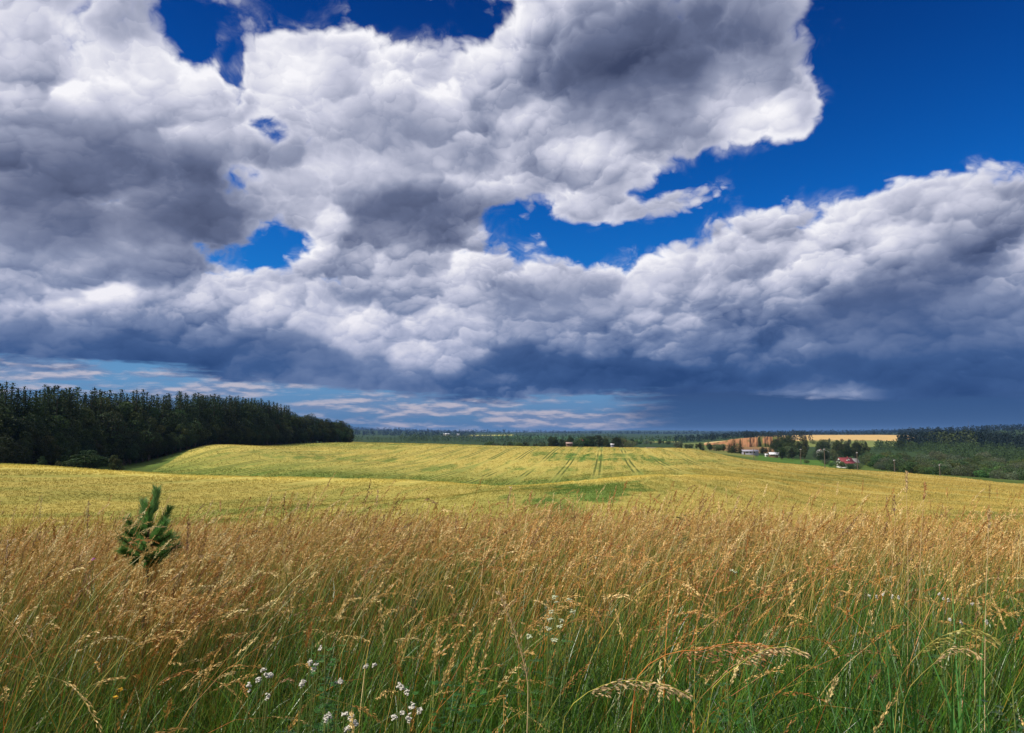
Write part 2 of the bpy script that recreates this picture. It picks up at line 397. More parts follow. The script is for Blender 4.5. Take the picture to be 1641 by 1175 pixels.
XG = np.sin(AG)[:, None] * DG[None]; YG = np.cos(AG)[:, None] * DG[None]
amp = np.clip((DG - 25) / 60, 0, 1) * 0.35 + np.clip((DG - 900) / 3000, 0, 1) * 9
ZG += (fbm(XG / 45, YG / 45, 3, 3) - 0.5) * np.minimum(amp, 0.35) + (fbm(XG / 900, YG / 900, 5, 3) - 0.5) * np.maximum(amp - 0.35, 0) + (fbm(XG / 2600 + 4, YG / 2600, 6, 2) - 0.5) * np.clip((DG - 3500) / 3000, 0, 1) * 62
ZG += (fbm(XG / 1.3, YG / 1.3, 9, 3) - 0.5) * 0.10 * (DG < 30)
def ground(x, y):
    x, y = np.asarray(x, float), np.asarray(y, float)
    a = np.arctan2(x, y); d = np.clip(np.hypot(x, y), DG[0], DG[-1] * 0.999)
    i = np.clip(np.searchsorted(AG, a) - 1, 0, len(AG) - 2); j = np.clip(np.searchsorted(DG, d) - 1, 0, len(DG) - 2)
    u = (a - AG[i]) / (AG[i + 1] - AG[i]); v = (d - DG[j]) / (DG[j + 1] - DG[j])
    return (ZG[i, j] * (1 - u) + ZG[i + 1, j] * u) * (1 - v) + (ZG[i, j + 1] * (1 - u) + ZG[i + 1, j + 1] * u) * v
def spot(px, dist):
    """ground point in the direction of a photo column"""
    a = ray(px, 700)[0]
    x, y = math.sin(a) * dist, math.cos(a) * dist
    return x, y, float(ground(x, y))
def pxcol(x, y):
    return PW / 2 + FPX * (x / np.maximum(y, 1e-3)) / math.cos(0)      # photo column of a bearing (near enough for land parcels)

# land cover: parcels of crop, meadow, bare clay (their own colours, in the open world)
GOLD, GREENCROP = np.array([0.452, 0.368, 0.096]), np.array([0.090, 0.172, 0.032])
TRAM_AZ = math.radians(7.5)                                        # the drill rows run this way
def inside(px, d, table):
    """distance of the crop's far edge at a photo column"""
    return np.interp(px, [t[0] for t in table], [t[1] for t in table])
CROP_EDGE = [(-900, 140), (0, 150), (195, 160), (212, 175), (230, 230), (300, 300), (350, 338), (420, 385), (560, 480), (700, 520), (1080, 480), (1205, 392), (1300, 352), (1400, 318), (1520, 292), (1640, 284), (2200, 284)]
PATCH = [  # weedy green places in the crop: photo column, row, width and height in photo pixels, strength
 (915, 792, 90, 16, .9), (1000, 786, 60, 12, .9), (870, 797, 50, 12, .8), (970, 778, 40, 8, .5), (930, 732, 50, 5, .95), (975, 737, 45, 4, .9), (1000, 730, 40, 3.5, .8), (1050, 736, 50, 4, .95), (1090, 742, 40, 3, .8), (870, 727, 16, 5, .7), (895, 733, 30, 4, .7),
 (1130, 738, 45, 3, .8), (1180, 746, 40, 3, .6), (1330, 768, 90, 7, .85), (1390, 772, 60, 5, .6), (1240, 766, 60, 4, .5), (390, 820, 140, 10, .8), (300, 832, 120, 8, .7), (520, 800, 120, 9, .55), (120, 795, 80, 6, .5), (200, 800, 60, 5, .45), (20, 785, 60, 4, .5), (80, 757, 25, 2, .5),
 (430, 758, 130, 6, .6), (560, 764, 90, 5, .6), (330, 752, 60, 5, .6), (260, 748, 40, 6, .6), (520, 712, 80, 3, .6), (600, 718, 60, 3, .5), (480, 733, 16, 3, .8), (510, 735, 16, 3, .7), (545, 734, 20, 3, .8), (575, 739, 14, 3, .7), (625, 738, 12, 3, .7), (450, 729, 30, 4, .6), (415, 726, 26, 4, .6),
 (690, 750, 20, 4, .7), (720, 748, 14, 4, .6), (760, 776, 120, 6, .6), (650, 774, 100, 5, .5), (1560, 824, 90, 4, .9), (1590, 832, 90, 5, .9), (1480, 820, 60, 4, .6), (1350, 808, 80, 5, .45), (1500, 795, 100, 4, .4), (1250, 800, 100, 6, .35), (1180, 775, 60, 4, .4), (860, 770, 60, 5, .4), (830, 750, 14, 3, .7), (852, 755, 8, 2, .7),
]
def land(x, y):
    """real colour of the ground or crop at world points (Nx3), and how weedy it is"""
    d = np.hypot(x, y); a = np.arctan2(x, y)
    px = PW / 2 + FPX * np.tan(np.clip(a, -1.4, 1.4)) * 1.004
    n1, n2, n3 = fbm(x / 14, y / 14, 21, 4), fbm(x / 55, y / 55, 31, 3), fbm(x / 3.0, y / 3.0, 41, 3)
    u = x * math.cos(TRAM_AZ) - y * math.sin(TRAM_AZ); v = x * math.sin(TRAM_AZ) + y * math.cos(TRAM_AZ)
    st = fbm(u / 2.2, v / 34, 51, 4)
    green = np.clip((n1 - 0.52) * 2.2, 0, 1) * 0.35 + np.clip((st - 0.54) * 6, 0, 1) * 0.50 + np.clip((n2 - 0.5) * 2, -0.3, 1) * 0.3
    z = ground(x, y); el = np.arctan2(z - EYE, d)
    # photo row of the point, to lay the weedy places down where they lie in the field
    cy, sy = np.cos(el) * np.cos(a), np.sin(el)
    zc_, yc_ = sy * math.cos(PITCH) - cy * math.sin(PITCH), cy * math.cos(PITCH) + sy * math.sin(PITCH)
    py = PH / 2 - FPX * zc_ / np.maximum(yc_, 1e-3); pxx = PW / 2 + FPX * np.cos(el) * np.sin(a) / np.maximum(yc_, 1e-3)
    for (qx, qy, w, h, s) in PATCH:
        r = ((pxx - qx) / w) ** 2 + ((py - qy - (n1 - .5) * h * 2.5) / h) ** 2
        green = np.maximum(green, s * np.clip(1.15 - 1.0 * r - (n3 - 0.5) * 2.2 - (st - .5) * 4.5, 0, 1))
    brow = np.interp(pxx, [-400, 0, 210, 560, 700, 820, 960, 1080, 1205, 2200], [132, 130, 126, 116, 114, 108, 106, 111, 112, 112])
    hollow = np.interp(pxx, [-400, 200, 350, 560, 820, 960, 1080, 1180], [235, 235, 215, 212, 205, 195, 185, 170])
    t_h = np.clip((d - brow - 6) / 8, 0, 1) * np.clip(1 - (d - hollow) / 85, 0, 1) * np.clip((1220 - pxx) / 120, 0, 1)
    green = np.maximum(green, 1.0 * t_h * np.clip(0.45 + 1.3 * (st - .2), 0, 1))             # greener crop in the hollow behind the near brow
    dry = np.exp(-((d - brow + 4) / 11.0) ** 2) * np.clip((1250 - pxx) / 150, 0, 1)           # strip along the brow: less green and lighter
    green = green * (1 - .85 * dry)
    green = np.where((d < brow) & (pxx < 760), green * .7, green)
    green = np.clip(green, 0, 1)
    c = GOLD[None] * (1 - green[:, None]) + GREENCROP[None] * green[:, None]
    c = c * (0.86 + 0.28 * n1[:, None])
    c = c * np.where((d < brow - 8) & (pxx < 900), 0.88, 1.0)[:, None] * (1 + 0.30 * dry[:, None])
    # ripe, browner band along the right-hand brow
    rb = np.clip((pxx - 950) / 300, 0, 1) * 0.42
    c = c * (1 - rb[:, None]) + np.array([0.42, 0.285, 0.085])[None] * rb[:, None]
    edge = inside(px, d, CROP_EDGE) * (1 + (n1 - .5) * 0.03)
    verge = np.array([0.085, 0.125, 0.028])[None] * (0.7 + 0.6 * n1[:, None])
    out = d > edge
    c[out] = verge[out]; green[out] = 1
    def parcel(p0, p1, d0, d1, col):
        m = (px > p0) & (px < p1) & (d > d0 * (1 + .1 * (n2 - .5))) & (d < d1 * (1 + .1 * (n2 - .5)))
        c[m] = np.array(col) * (0.85 + 0.3 * n1[m][:, None])
    far = d > 560
    c[far] = np.array([0.035, 0.060, 0.022]) * (0.7 + 0.6 * n2[far][:, None])
    parcel(1215, 1330, 410, 640, (0.075, 0.15, 0.025))
    parcel(560, 720, 560, 900, (0.20, 0.17, 0.05)); parcel(590, 690, 640, 860, (0.10, 0.17, 0.03))
    parcel(1020, 1210, 520, 760, (0.17, 0.18, 0.05)); parcel(1090, 1180, 800, 1300, (0.13, 0.16, 0.05))
    parcel(1140, 1240, 760, 1100, (0.22, 0.13, 0.06)); parcel(1180, 1440, 1000, 1480, (0.17, 0.20, 0.06))
    parcel(1196, 1500, 1480, 2420, (0.56, 0.37, 0.15)); parcel(1290, 1400, 1480, 1600, (0.30, 0.24, 0.08))
    parcel(790, 960, 2300, 3600, (0.05, 0.11, 0.035)); parcel(930, 1090, 1500, 2300, (0.06, 0.13, 0.035))
    parcel(752, 822, 3600, 4300, (0.42, 0.40, 0.10)); parcel(700, 790, 3300, 3700, (0.16, 0.14, 0.07)); parcel(1040, 1090, 1500, 1700, (0.35, 0.33, 0.10))
    # dirt track coming over the crest
    tr = (d > 440) & (d < 760) & (np.abs(px - (1040 + (d - 480) * -0.10)) < 9 - (d - 440) * 0.014)
    c[tr] = np.array([0.50, 0.40, 0.27])
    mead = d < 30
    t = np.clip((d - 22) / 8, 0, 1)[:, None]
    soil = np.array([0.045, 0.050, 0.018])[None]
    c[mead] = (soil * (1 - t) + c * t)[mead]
    return c, green, edge
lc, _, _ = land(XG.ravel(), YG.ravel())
na, nd_ = len(AG), len(DG)
idx = np.arange(na * nd_).reshape(na, nd_)
quads = np.stack([idx[:-1, :-1], idx[1:, :-1], idx[1:, 1:], idx[:-1, 1:]], -1).reshape(-1, 4)
gm, n = material('ground')
att = n.node('ShaderNodeAttribute', attribute_name='tint').outputs[0]
pos = n.node('ShaderNodeTexCoord').outputs['Object']
gx, gy, gz = n.sep(pos)
uu = n.math('SUBTRACT', n.math('MULTIPLY', gx, math.cos(TRAM_AZ)), n.math('MULTIPLY', gy, math.sin(TRAM_AZ)))
vv = n.math('ADD', n.math('MULTIPLY', gx, math.sin(TRAM_AZ)), n.math('MULTIPLY', gy, math.cos(TRAM_AZ)))
uw = n.math('ADD', uu, n.math('MULTIPLY', n.math('SUBTRACT', n.noise(pos, 0.02, 2.0), 0.5), 0.0))
# pairs of wheel tracks every 13 m along the drill rows
ph = n.math('PINGPONG', n.math('ADD', uw, 3.0), 6.5)
tram = n.ramp(n.math('ABSOLUTE', n.math('SUBTRACT', ph, 0.9)), 0.26, 0.52, 1.0, 0.0)
crop_only = n.ramp(n.vmath('LENGTH', pos), 90, 150, 0.0, 1.0)
farm = n.ramp(n.vmath('LENGTH', pos), 500, 520, 1.0, 0.0)
tram = n.math('MULTIPLY', n.math('MULTIPLY', tram, crop_only), n.math('MULTIPLY', farm, n.ramp(n.noise(pos, 0.018, 2.0), 0.38, 0.52)))
fine = n.noise(n.comb(n.math('MULTIPLY', uu, 2.2), n.math('MULTIPLY', vv, 0.35), gz), 1.0, 8.0, 0.65)
fine2 = n.noise(pos, 0.6, 6.0, 0.65)
c = n.mix(1.0, att, n.mix(n.ramp(fine, 0.3, 0.7), (0.91, 0.93, 0.90, 1), (1.08, 1.07, 1.07, 1)), 'MULTIPLY')
c = n.mix(1.0, c, n.mix(n.ramp(fine2, 0.3, 0.7), (0.80, 0.82, 0.8, 1), (1.15, 1.13, 1.1, 1)), 'MULTIPLY')
c = n.mix(n.math('MULTIPLY', tram, 0.92), c, (0.085, 0.10, 0.018, 1))
bp = n.node('ShaderNodeBump'); bp.inputs['Strength'].default_value = 0.5; bp.inputs['Distance'].default_value = 0.3
n.put(bp.inputs['Height'], n.math('SUBTRACT', fine, n.math('MULTIPLY', tram, 0.5)))
finish(n, principled(n, c, 0.95, 0.05, bp.outputs[0]))
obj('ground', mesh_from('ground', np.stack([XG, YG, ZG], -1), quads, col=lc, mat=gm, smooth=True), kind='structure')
# ---------------------------------------------------------------- trees
M_LEAF = leaf_material('broadleaf_foliage', 0.25, 0.6, 0.15, 1.0)
M_NEEDLE = leaf_material('conifer_foliage', 0.08, 0.7, 0.1, 0.7)
M_WILLOW = leaf_material('willow_foliage', 0.25, 0.55, 0.2, 1.0)
M_BARK = plain('bark', (0.10, 0.075, 0.055), 0.9, 0.4, 4.0)
def quads_at(p, nrm, w, h, r, spin=True):
    """leaf-clump faces: centres p, facing nrm, sizes w x h; slightly folded outline (4 corners, one pulled in)"""
    k = len(p)
    t = r.normal(size=(k, 3)); t -= (t * nrm).sum(1, keepdims=True) * nrm
    t /= np.linalg.norm(t, axis=1, keepdims=True) + 1e-9
    b = np.cross(nrm, t)
    w, h = np.asarray(w)[:, None], np.asarray(h)[:, None]
    j = lambda: r.uniform(0.55, 1.1, (k, 1))
    v = np.stack([p - t * w * j() * .5, p - b * h * j() * .5 + nrm * h * .12, p + t * w * j() * .5, p + b * h * j() * .5 - nrm * h * .12], 1)
    f = np.arange(k * 4).reshape(k, 4)
    return v.reshape(-1, 3), f
def tube_mesh(paths, sides=6):
    """tapered tubes: list of (points Nx3, radii N)"""
    V, F, o = [], [], 0
    for pts, rad in paths:
        pts = np.asarray(pts, float); rad = np.asarray(rad, float); n = len(pts)
        tg = np.gradient(pts, axis=0); tg /= np.linalg.norm(tg, axis=1, keepdims=True) + 1e-9
        ref = np.where(np.abs(tg[:, 2:3]) > 0.9, np.array([[1.0, 0, 0]]), np.array([[0, 0, 1.0]]))
        a = np.cross(tg, ref); a /= np.linalg.norm(a, axis=1, keepdims=True) + 1e-9
        b = np.cross(tg, a)
        th = np.linspace(0, 2 * np.pi, sides, endpoint=False)
        ring = pts[:, None] + rad[:, None, None] * (np.cos(th)[None, :, None] * a[:, None] + np.sin(th)[None, :, None] * b[:, None])
        V.append(ring.reshape(-1, 3))
        i = np.arange(n * sides).reshape(n, sides) + o
        F.append(np.stack([i[:-1], np.roll(i[:-1], -1, 1), np.roll(i[1:], -1, 1), i[1:]], -1).reshape(-1, 4)); o += n * sides
    return np.concatenate(V), np.concatenate(F)
def broadleaf(seed, H=18.0, R=6.0, base=0.14, nblob=30, nleaf=5200, leaf=0.55, col=(0.055, 0.085, 0.022), mat=None, name='broadleaf', flat=1.0, skirt=0.0):
    """a tapered trunk with limbs and a lobed leafy crown with gaps"""
    r = np.random.default_rng(seed)
    cz = H * (base + (1 - base) * 0.52); hz = H * (1 - base) * 0.5
    c, rad = [], []
    while len(c) < nblob:
        p = r.uniform(-1, 1, 3)
        l = np.linalg.norm(p)
        if l > 1 or l < 0.35: continue
        p = p * (0.72 + 0.15 * r.uniform())
        taper = 1.0 - 0.35 * max(0, p[2]) - 0.25 * max(0, -p[2]) * (1 - skirt)
        c.append([p[0] * R * taper, p[1] * R * taper, cz + p[2] * hz * flat]); rad.append(R * r.uniform(0.24, 0.42))
    c, rad = np.array(c), np.array(rad)
    k = r.choice(nblob, nleaf, p=rad ** 2 / (rad ** 2).sum())
    d = r.normal(size=(nleaf, 3)); d /= np.linalg.norm(d, axis=1, keepdims=True)
    p = c[k] + d * (rad[k] * r.uniform(0.72, 1.12, nleaf) ** 0.6)[:, None] * np.array([1, 1, 0.85])
    deep = np.zeros(nleaf)
    for q in range(nblob):                    # thin out faces buried inside other lobes
        deep += (np.linalg.norm((p - c[q]) / np.array([1, 1, .85]), axis=1) < rad[q] * 0.72)
    keep = (deep < 1) | (r.uniform(size=nleaf) < 0.12)
    keep &= p[:, 2] > H * 0.03
    p, d, k = p[keep], d[keep], k[keep]
    nn = d + r.normal(size=d.shape) * 0.55 + np.array([0, 0, 0.25]); nn /= np.linalg.norm(nn, axis=1, keepdims=True)
    s = leaf * r.uniform(0.6, 1.3, len(p))
    v, f = quads_at(p, nn, s, s * r.uniform(0.7, 1.1, len(p)), r)
    lobe = r.uniform(0.75, 1.25, (nblob, 1)) * np.array([1, 1, 1])
    hue = r.normal(0, 0.08, (nblob, 3)) * np.array([1, .4, .5])
    cc = np.array(col)[None] * lobe[k] * (1 + hue[k]) * r.uniform(0.8, 1.2, (len(p), 1))
    crown = mesh_from(name + '_crown', v, f, col=np.repeat(np.clip(cc, 0.004, 1), 4, 0), mat=mat or M_LEAF)
    paths = []
    tr = H * 0.016 + 0.05
    tp = [[r.normal() * .02 * H * t, r.normal() * .02 * H * t, H * 0.75 * t] for t in np.linspace(0, 1, 6)]
    paths.append((tp, tr * np.linspace(1.25, 0.3, 6)))
    for q in r.choice(nblob, min(9, nblob), replace=False):
        z0 = H * r.uniform(base * 0.8, 0.5); s0 = np.array([0, 0, z0]); e = c[q]
        m = (s0 + e) / 2 + np.array([0, 0, -0.06 * H])
        paths.append(([s0, m, e], np.array([0.5, 0.3, 0.1]) * tr))
    tv, tf = tube_mesh(paths, 6)
    trunk = mesh_from(name + '_trunk', tv, tf, mat=M_BARK, smooth=True)
    return crown, trunk
def spruce(seed, H=26.0, R=3.6, col=(0.024, 0.044, 0.017), bare=0.08, dens=1.0):  # needle colour darkened in place of a cloud shadow on the forest
    """tall conifer: whorls of drooping boughs around a straight stem, ragged outline and a thin tip"""
    r = np.random.default_rng(seed)
    P, N, Wd, Hd = [], [], [], []
    z = H * bare
    while z < H * 0.985:
        t = (z / H - bare) / (1 - bare)
        L = R * (1 - t) ** 0.60 * r.uniform(0.75, 1.15) * (0.75 + 0.25 * min(1, t * 6)) + 0.12
        nb = int((6 + 4 * (1 - t)) * dens)
        a0 = r.uniform(0, 6.28)
        for b in range(nb):
            a = a0 + b * 6.283 / nb + r.normal() * 0.2
            l = L * r.uniform(0.65, 1.12)
            droop = (0.55 - 0.75 * t) * r.uniform(0.6, 1.3)
            ns = max(2, int(l / 0.42))
            s = np.linspace(0.25, 1, ns)
            x = np.stack([np.cos(a) * l * s, np.sin(a) * l * s, z - droop * l * s + 0.22 * l * s ** 2.5 * (1 - t)], 1) + r.normal(size=(ns, 3)) * 0.10
            P.append(x)
            n = np.tile([[math.cos(a) * 0.75, math.sin(a) * 0.75, 0.7]], (ns, 1)) + r.normal(size=(ns, 3)) * 0.6
            N.append(n / np.linalg.norm(n, axis=1, keepdims=True))
            Wd.append(np.full(ns, 1.15) * (1.1 - 0.4 * s) * (0.55 + 0.45 * (1 - t))); Hd.append(np.full(ns, 1.0) * (1.1 - 0.35 * s) * (0.55 + 0.45 * (1 - t)))
        z += (0.52 + 0.25 * (1 - t)) * r.uniform(0.8, 1.2)
    P, N = np.concatenate(P), np.concatenate(N)
    P = np.concatenate([P, np.stack([np.zeros(6), np.zeros(6), np.linspace(H * 0.94, H, 6)], 1)]); N = np.concatenate([N, np.tile([[0, -1.0, 0.1]], (6, 1)) + r.normal(size=(6, 3)) * .5]); N /= np.linalg.norm(N, axis=1, keepdims=True)
    Wd = np.concatenate(Wd + [np.linspace(.4, .15, 6)]); Hd = np.concatenate(Hd + [np.full(6, .5)])
    v, f = quads_at(P, N, Wd, Hd, r)
    cc = np.array(col)[None] * r.uniform(0.7, 1.3, (len(P), 1))
    crown = mesh_from('spruce_crown', v, f, col=np.repeat(cc, 4, 0), mat=M_NEEDLE)
    tv, tf = tube_mesh([([[0, 0, 0], [0.05, 0, H * .5], [0, 0, H * 0.97]], [H * 0.012 + .06, H * 0.007 + .03, 0.03])], 6)
    return crown, mesh_from('spruce_trunk', tv, tf, mat=M_BARK, smooth=True)
def proto(kind, meshes):
    """first tree of a shape, kept aside until placed"""
    r = bpy.data.objects.new(kind, None)
    r['category'] = 'tree'
    c = bpy.data.objects.new('crown', meshes[0]); t = bpy.data.objects.new('trunk', meshes[1])
    return r, c, t
def plant_tree(kind, pr, loc, rz, scale, label, group, cat='tree'):
    r = pr[0].copy(); r.name = kind; C.objects.link(r)
    for src in pr[1:]:
        c = src.copy(); C.objects.link(c); c.parent = r
    r.location = loc; r.rotation_euler = (0, 0, rz); r.scale = scale
    r['label'] = label; r['category'] = cat
    if group: r['group'] = group
    return r
SPRUCE = [proto('spruce_tree', spruce(100 + k, 26, (5.2, 6.0, 4.6, 6.6)[k])) for k in range(4)]
BROAD = [proto('broadleaf_tree', broadleaf(200 + k, 18, (5.6, 6.4, 5.0, 6.0, 7.0)[k], base=(0.04, 0.03, 0.06, 0.03, 0.04)[k], skirt=0.7, nblob=(30, 36, 26, 34, 40)[k], nleaf=7000, leaf=0.52, col=((0.026, 0.045, 0.013), (0.034, 0.058, 0.015), (0.044, 0.062, 0.020), (0.022, 0.040, 0.013), (0.030, 0.050, 0.018))[k])) for k in range(5)]  # crown greens kept dark to stand in for cloud shadow over the forest
WILLOW = [proto('willow_shrub', broadleaf(300 + k, 6.0, (4.2, 5.0, 3.6, 4.6)[k], base=0.0, nblob=(26, 32, 22, 30)[k], nleaf=4200, leaf=0.42, col=((0.060, 0.108, 0.030), (0.072, 0.112, 0.044), (0.052, 0.105, 0.024), (0.090, 0.120, 0.068))[k], mat=M_WILLOW, name='willow', flat=0.9, skirt=1.0)) for k in range(4)]

# the forest on the left: its edge runs away along the crop
F_EDGE = [(-260, 205), (-60, 212), (0, 222), (60, 234), (120, 258), (200, 282), (240, 296), (300, 312), (350, 342), (420, 390), (480, 436), (540, 462), (563, 470)]
F_TOP = [(-260, 606), (-60, 612), (0, 613), (60, 615), (100, 620), (200, 625), (330, 629), (400, 636), (455, 646), (470, 655), (500, 662), (530, 664), (548, 669), (563, 686)]
def at(px, table): return float(np.interp(px, [t[0] for t in table], [t[1] for t in table]))
r = np.random.default_rng(11)
def top_height(px, dist, row):
    x, y, z = spot(px, dist)
    return x, y, z, EYE + dist * math.tan(ray(px, row)[1]) - z
def walk(step, extra, start=-240, stop=563):
    """photo columns along the forest edge, about step metres apart"""
    px = start; out = []
    while px < stop:
        d0, d1 = at(px, F_EDGE), at(px + 2, F_EDGE)
        p0, p1 = spot(px, d0), spot(px + 2, d1)
        out.append(px)
        px += 2 * step / max(0.05, math.hypot(p1[0] - p0[0], p1[1] - p0[1])) * r.uniform(0.6, 1.4)
    return out
FG = 'trees of the forest beside the crop'
for row, (step, back, kind) in enumerate(((4.2, 3, 'b'), (6.2, 10, 'b'), (6.0, 18, 'm'), (3.0, 24, 's'), (3.4, 31, 's'), (4.2, 39, 's'))):
    for px in walk(step, back):
        end = px > 462                                       # the right end of the forest is broadleaf only
        d = at(px, F_EDGE) + back + r.uniform(-2.5, 2.5)
        if end and row > 3: continue
        rowtop = at(px, F_TOP)
        x, y, z, h = top_height(px, d, rowtop)
        kd = kind
        if kind == 'm': kd = 'b' if (end or r.uniform() < 0.5) else 's'
        if kind == 's' and row == 3 and r.uniform() < .28: kd = 'b'
        if end: kd = 'b'
        if kd == 's':
            h *= r.uniform(0.94, 1.02) * (0.90 + 0.16 * float(fbm(np.array([px / 9.0]), np.array([row * 7.0]), 141, 2)[0]))
            if px > 430: h *= 0.97
            s = h / 26.0
            w = s * r.uniform(0.9, 1.25)
            plant_tree('spruce_tree', SPRUCE[r.integers(4)], (x, y, z - .2), r.uniform(0, 6.28), (w, w, s), 'dark spruce among the spruces rising over the top of the left-hand forest', FG + ', spruces')
        else:
            f = (0.46, 0.70, 0.90, 0.9, 0.9, .9)[row] * r.uniform(0.78, 1.15)
            if end: f = (0.62, 0.90, 1.0, 1.0, 1, 1)[row] * r.uniform(0.85, 1.03)
            h *= f; s = h / 18.0
            w = s * r.uniform(0.85, 1.15) * (1.0 if h > 12 else 1.2)
            lab = 'round dark green broadleaf tree at the thin right end of the forest, beside the crop' if end else ('dark broadleaf tree in the front row of the forest, low against the crop edge' if row == 0 else 'dark broadleaf tree in the middle of the forest, under the spruce tops')
            plant_tree('broadleaf_tree', BROAD[r.integers(5)], (x, y, z - .09 * h), r.uniform(0, 6.28), (w, w, s), lab, FG + (', right end' if end else ', front row' if row == 0 else ', middle rows'))
# bushes standing free in the hollow in front of the forest
for px, d, row, wpx, k, lab in ((140, 176, 721, 66, 0, 'widest round green bush in the hollow before the forest'), (186, 184, 728, 27, 2, 'small round bush right of the widest bush, at the foot of the hill'),
                                (69, 172, 731, 15, 0, 'little leafy bush left of the widest bush, close to the forest foot'), (96, 172, 738, 12, 2, 'lowest little bush just left of the widest bush'), (10, 190, 700, 60, 0, 'big dark bush at the left edge of the photo under the forest')):
    x, y, z, h = top_height(px, d, row)
    z = min(z, EYE + d * math.tan(ray(px, 756)[1])); h = EYE + d * math.tan(ray(px, row)[1]) - z
    w = wpx * d / FPX / 8.6
    w = wpx * d / FPX / 12.0
    plant_tree('bush', BROAD[k], (x, y, z), r.uniform(0, 6.28), (w, w, h / 18.0), lab, None, 'bush')

# the thicket in the valley on the right
TG = 'willow shrubs of the valley thicket'
T_NEAR = [(1360, 640), (1400, 520), (1440, 450), (1480, 425), (1560, 395), (1640, 372), (1760, 370)]
T_FAR = [(1360, 800), (1400, 900), (1440, 980), (1560, 1050), (1760, 1100)]
cand = []
for k in range(4000):
    px = r.uniform(1385, 1745); d0, d1 = at(px, T_NEAR), at(px, T_FAR)
    d = d0 + (d1 - d0) * r.uniform() ** 1.6
    cand.append((d, px))
cand.sort(); used = []
cells = {}
for d, px in cand:
    if len(used) >= 285: break
    x, y, z = spot(px, d)
    sep = 6.0 + (d - 370) * 0.012
    if any((x - a) ** 2 + (y - b) ** 2 < sep * sep for a, b in used): continue
    used.append((x, y))
    front = d < at(px, T_NEAR) + 18
    s = r.uniform(0.75, 1.25) * (1.0 + (d - 370) * 0.0009)
    k = int(r.choice([0, 1, 2, 3], p=[.34, .26, .28, .12]))
    lab = ('rounded willow shrub in the front line of the thicket, along the green strip' if front else ('silvery pale willow shrub inside the valley thicket' if k == 3 else 'green willow shrub inside the valley thicket on the right'))
    plant_tree('willow_shrub', WILLOW[k], (x, y, z - .3), r.uniform(0, 6.28), (s, s, s * r.uniform(0.8, 1.15)), lab, TG + (', front line' if front else ', silvery' if k == 3 else ''), 'shrub')

# trees round the farms in the valley and the village behind the crest
def grove(n, p0, p1, d0, d1, h0, h1, lab, group, seed, kinds='b', zoff=0.0):
    q = np.random.default_rng(seed)
    for k in range(n):
        px = q.uniform(p0, p1); d = q.uniform(d0, d1); x, y, z = spot(px, d)
        h = q.uniform(h0, h1)
        kd = kinds[q.integers(len(kinds))]
        if kd == 's':
            s = h / 26.0; plant_tree('spruce_tree', SPRUCE[q.integers(4)], (x, y, z - .2), q.uniform(0, 6.28), (s * 1.15, s * 1.15, s), lab[0], group + ', spruces')
        elif kd == 'b':
            s = h / 18.0; w = s * q.uniform(0.85, 1.2); plant_tree('broadleaf_tree', BROAD[q.integers(5)], (x, y, z - .2), q.uniform(0, 6.28), (w, w, s), lab[1], group)
        else:
            s = h / 6.0; plant_tree('willow_shrub', WILLOW[q.integers(4)], (x, y, z - .2), q.uniform(0, 6.28), (s, s, s * .9), lab[2], group + ', shrubs', 'shrub')
grove(34, 1255, 1400, 640, 800, 9, 16, ('dark spruce among the trees behind the white house', 'tall tree in the wooded slope behind the white house', ''), 'trees behind the white house', 31, 'bbbs')
grove(16, 1238, 1330, 560, 680, 6, 12, ('', 'tree right of the white-roofed barn', 'light green shrub right of the white-roofed barn'), 'trees right of the barn', 32, 'bbw')
grove(10, 1240, 1290, 700, 900, 12, 20, ('', 'tall grey-green tree in front of the clay bank, right of it', ''), 'tall trees by the clay bank', 33, 'b')
grove(18, 1290, 1420, 455, 540, 2.5, 5.5, ('', '', 'low garden shrub round the white house'), 'shrubs round the white house', 34, 'w')
grove(26, 1080, 1245, 640, 760, 4, 8, ('small spruce in the hedge below the clay bank', 'tree in the dark hedge below the clay bank', 'shrub in the hedge below the clay bank'), 'hedge below the clay bank', 35, 'bbws')
grove(12, 1300, 1420, 980, 1300, 4, 9, ('', 'small tree on the meadow below the gold field', 'shrub on the meadow below the gold field'), 'trees on the far meadow', 36, 'bw')
grove(34, 880, 1010, 640, 780, 9, 15, ('', 'village tree just behind the crest of the crop', 'village shrub just behind the crest of the crop'), 'village trees', 37, 'bbbw')
grove(24, 780, 905, 640, 840, 6, 9, ('', 'low tree behind the crest, left of the village', 'shrub behind the crest, left of the village'), 'trees left of the village', 38, 'bw')
grove(14, 1000, 1085, 900, 1200, 5, 10, ('', 'tree on the green slope right of the village', 'shrub on the green slope right of the village'), 'trees right of the village', 39, 'bw')
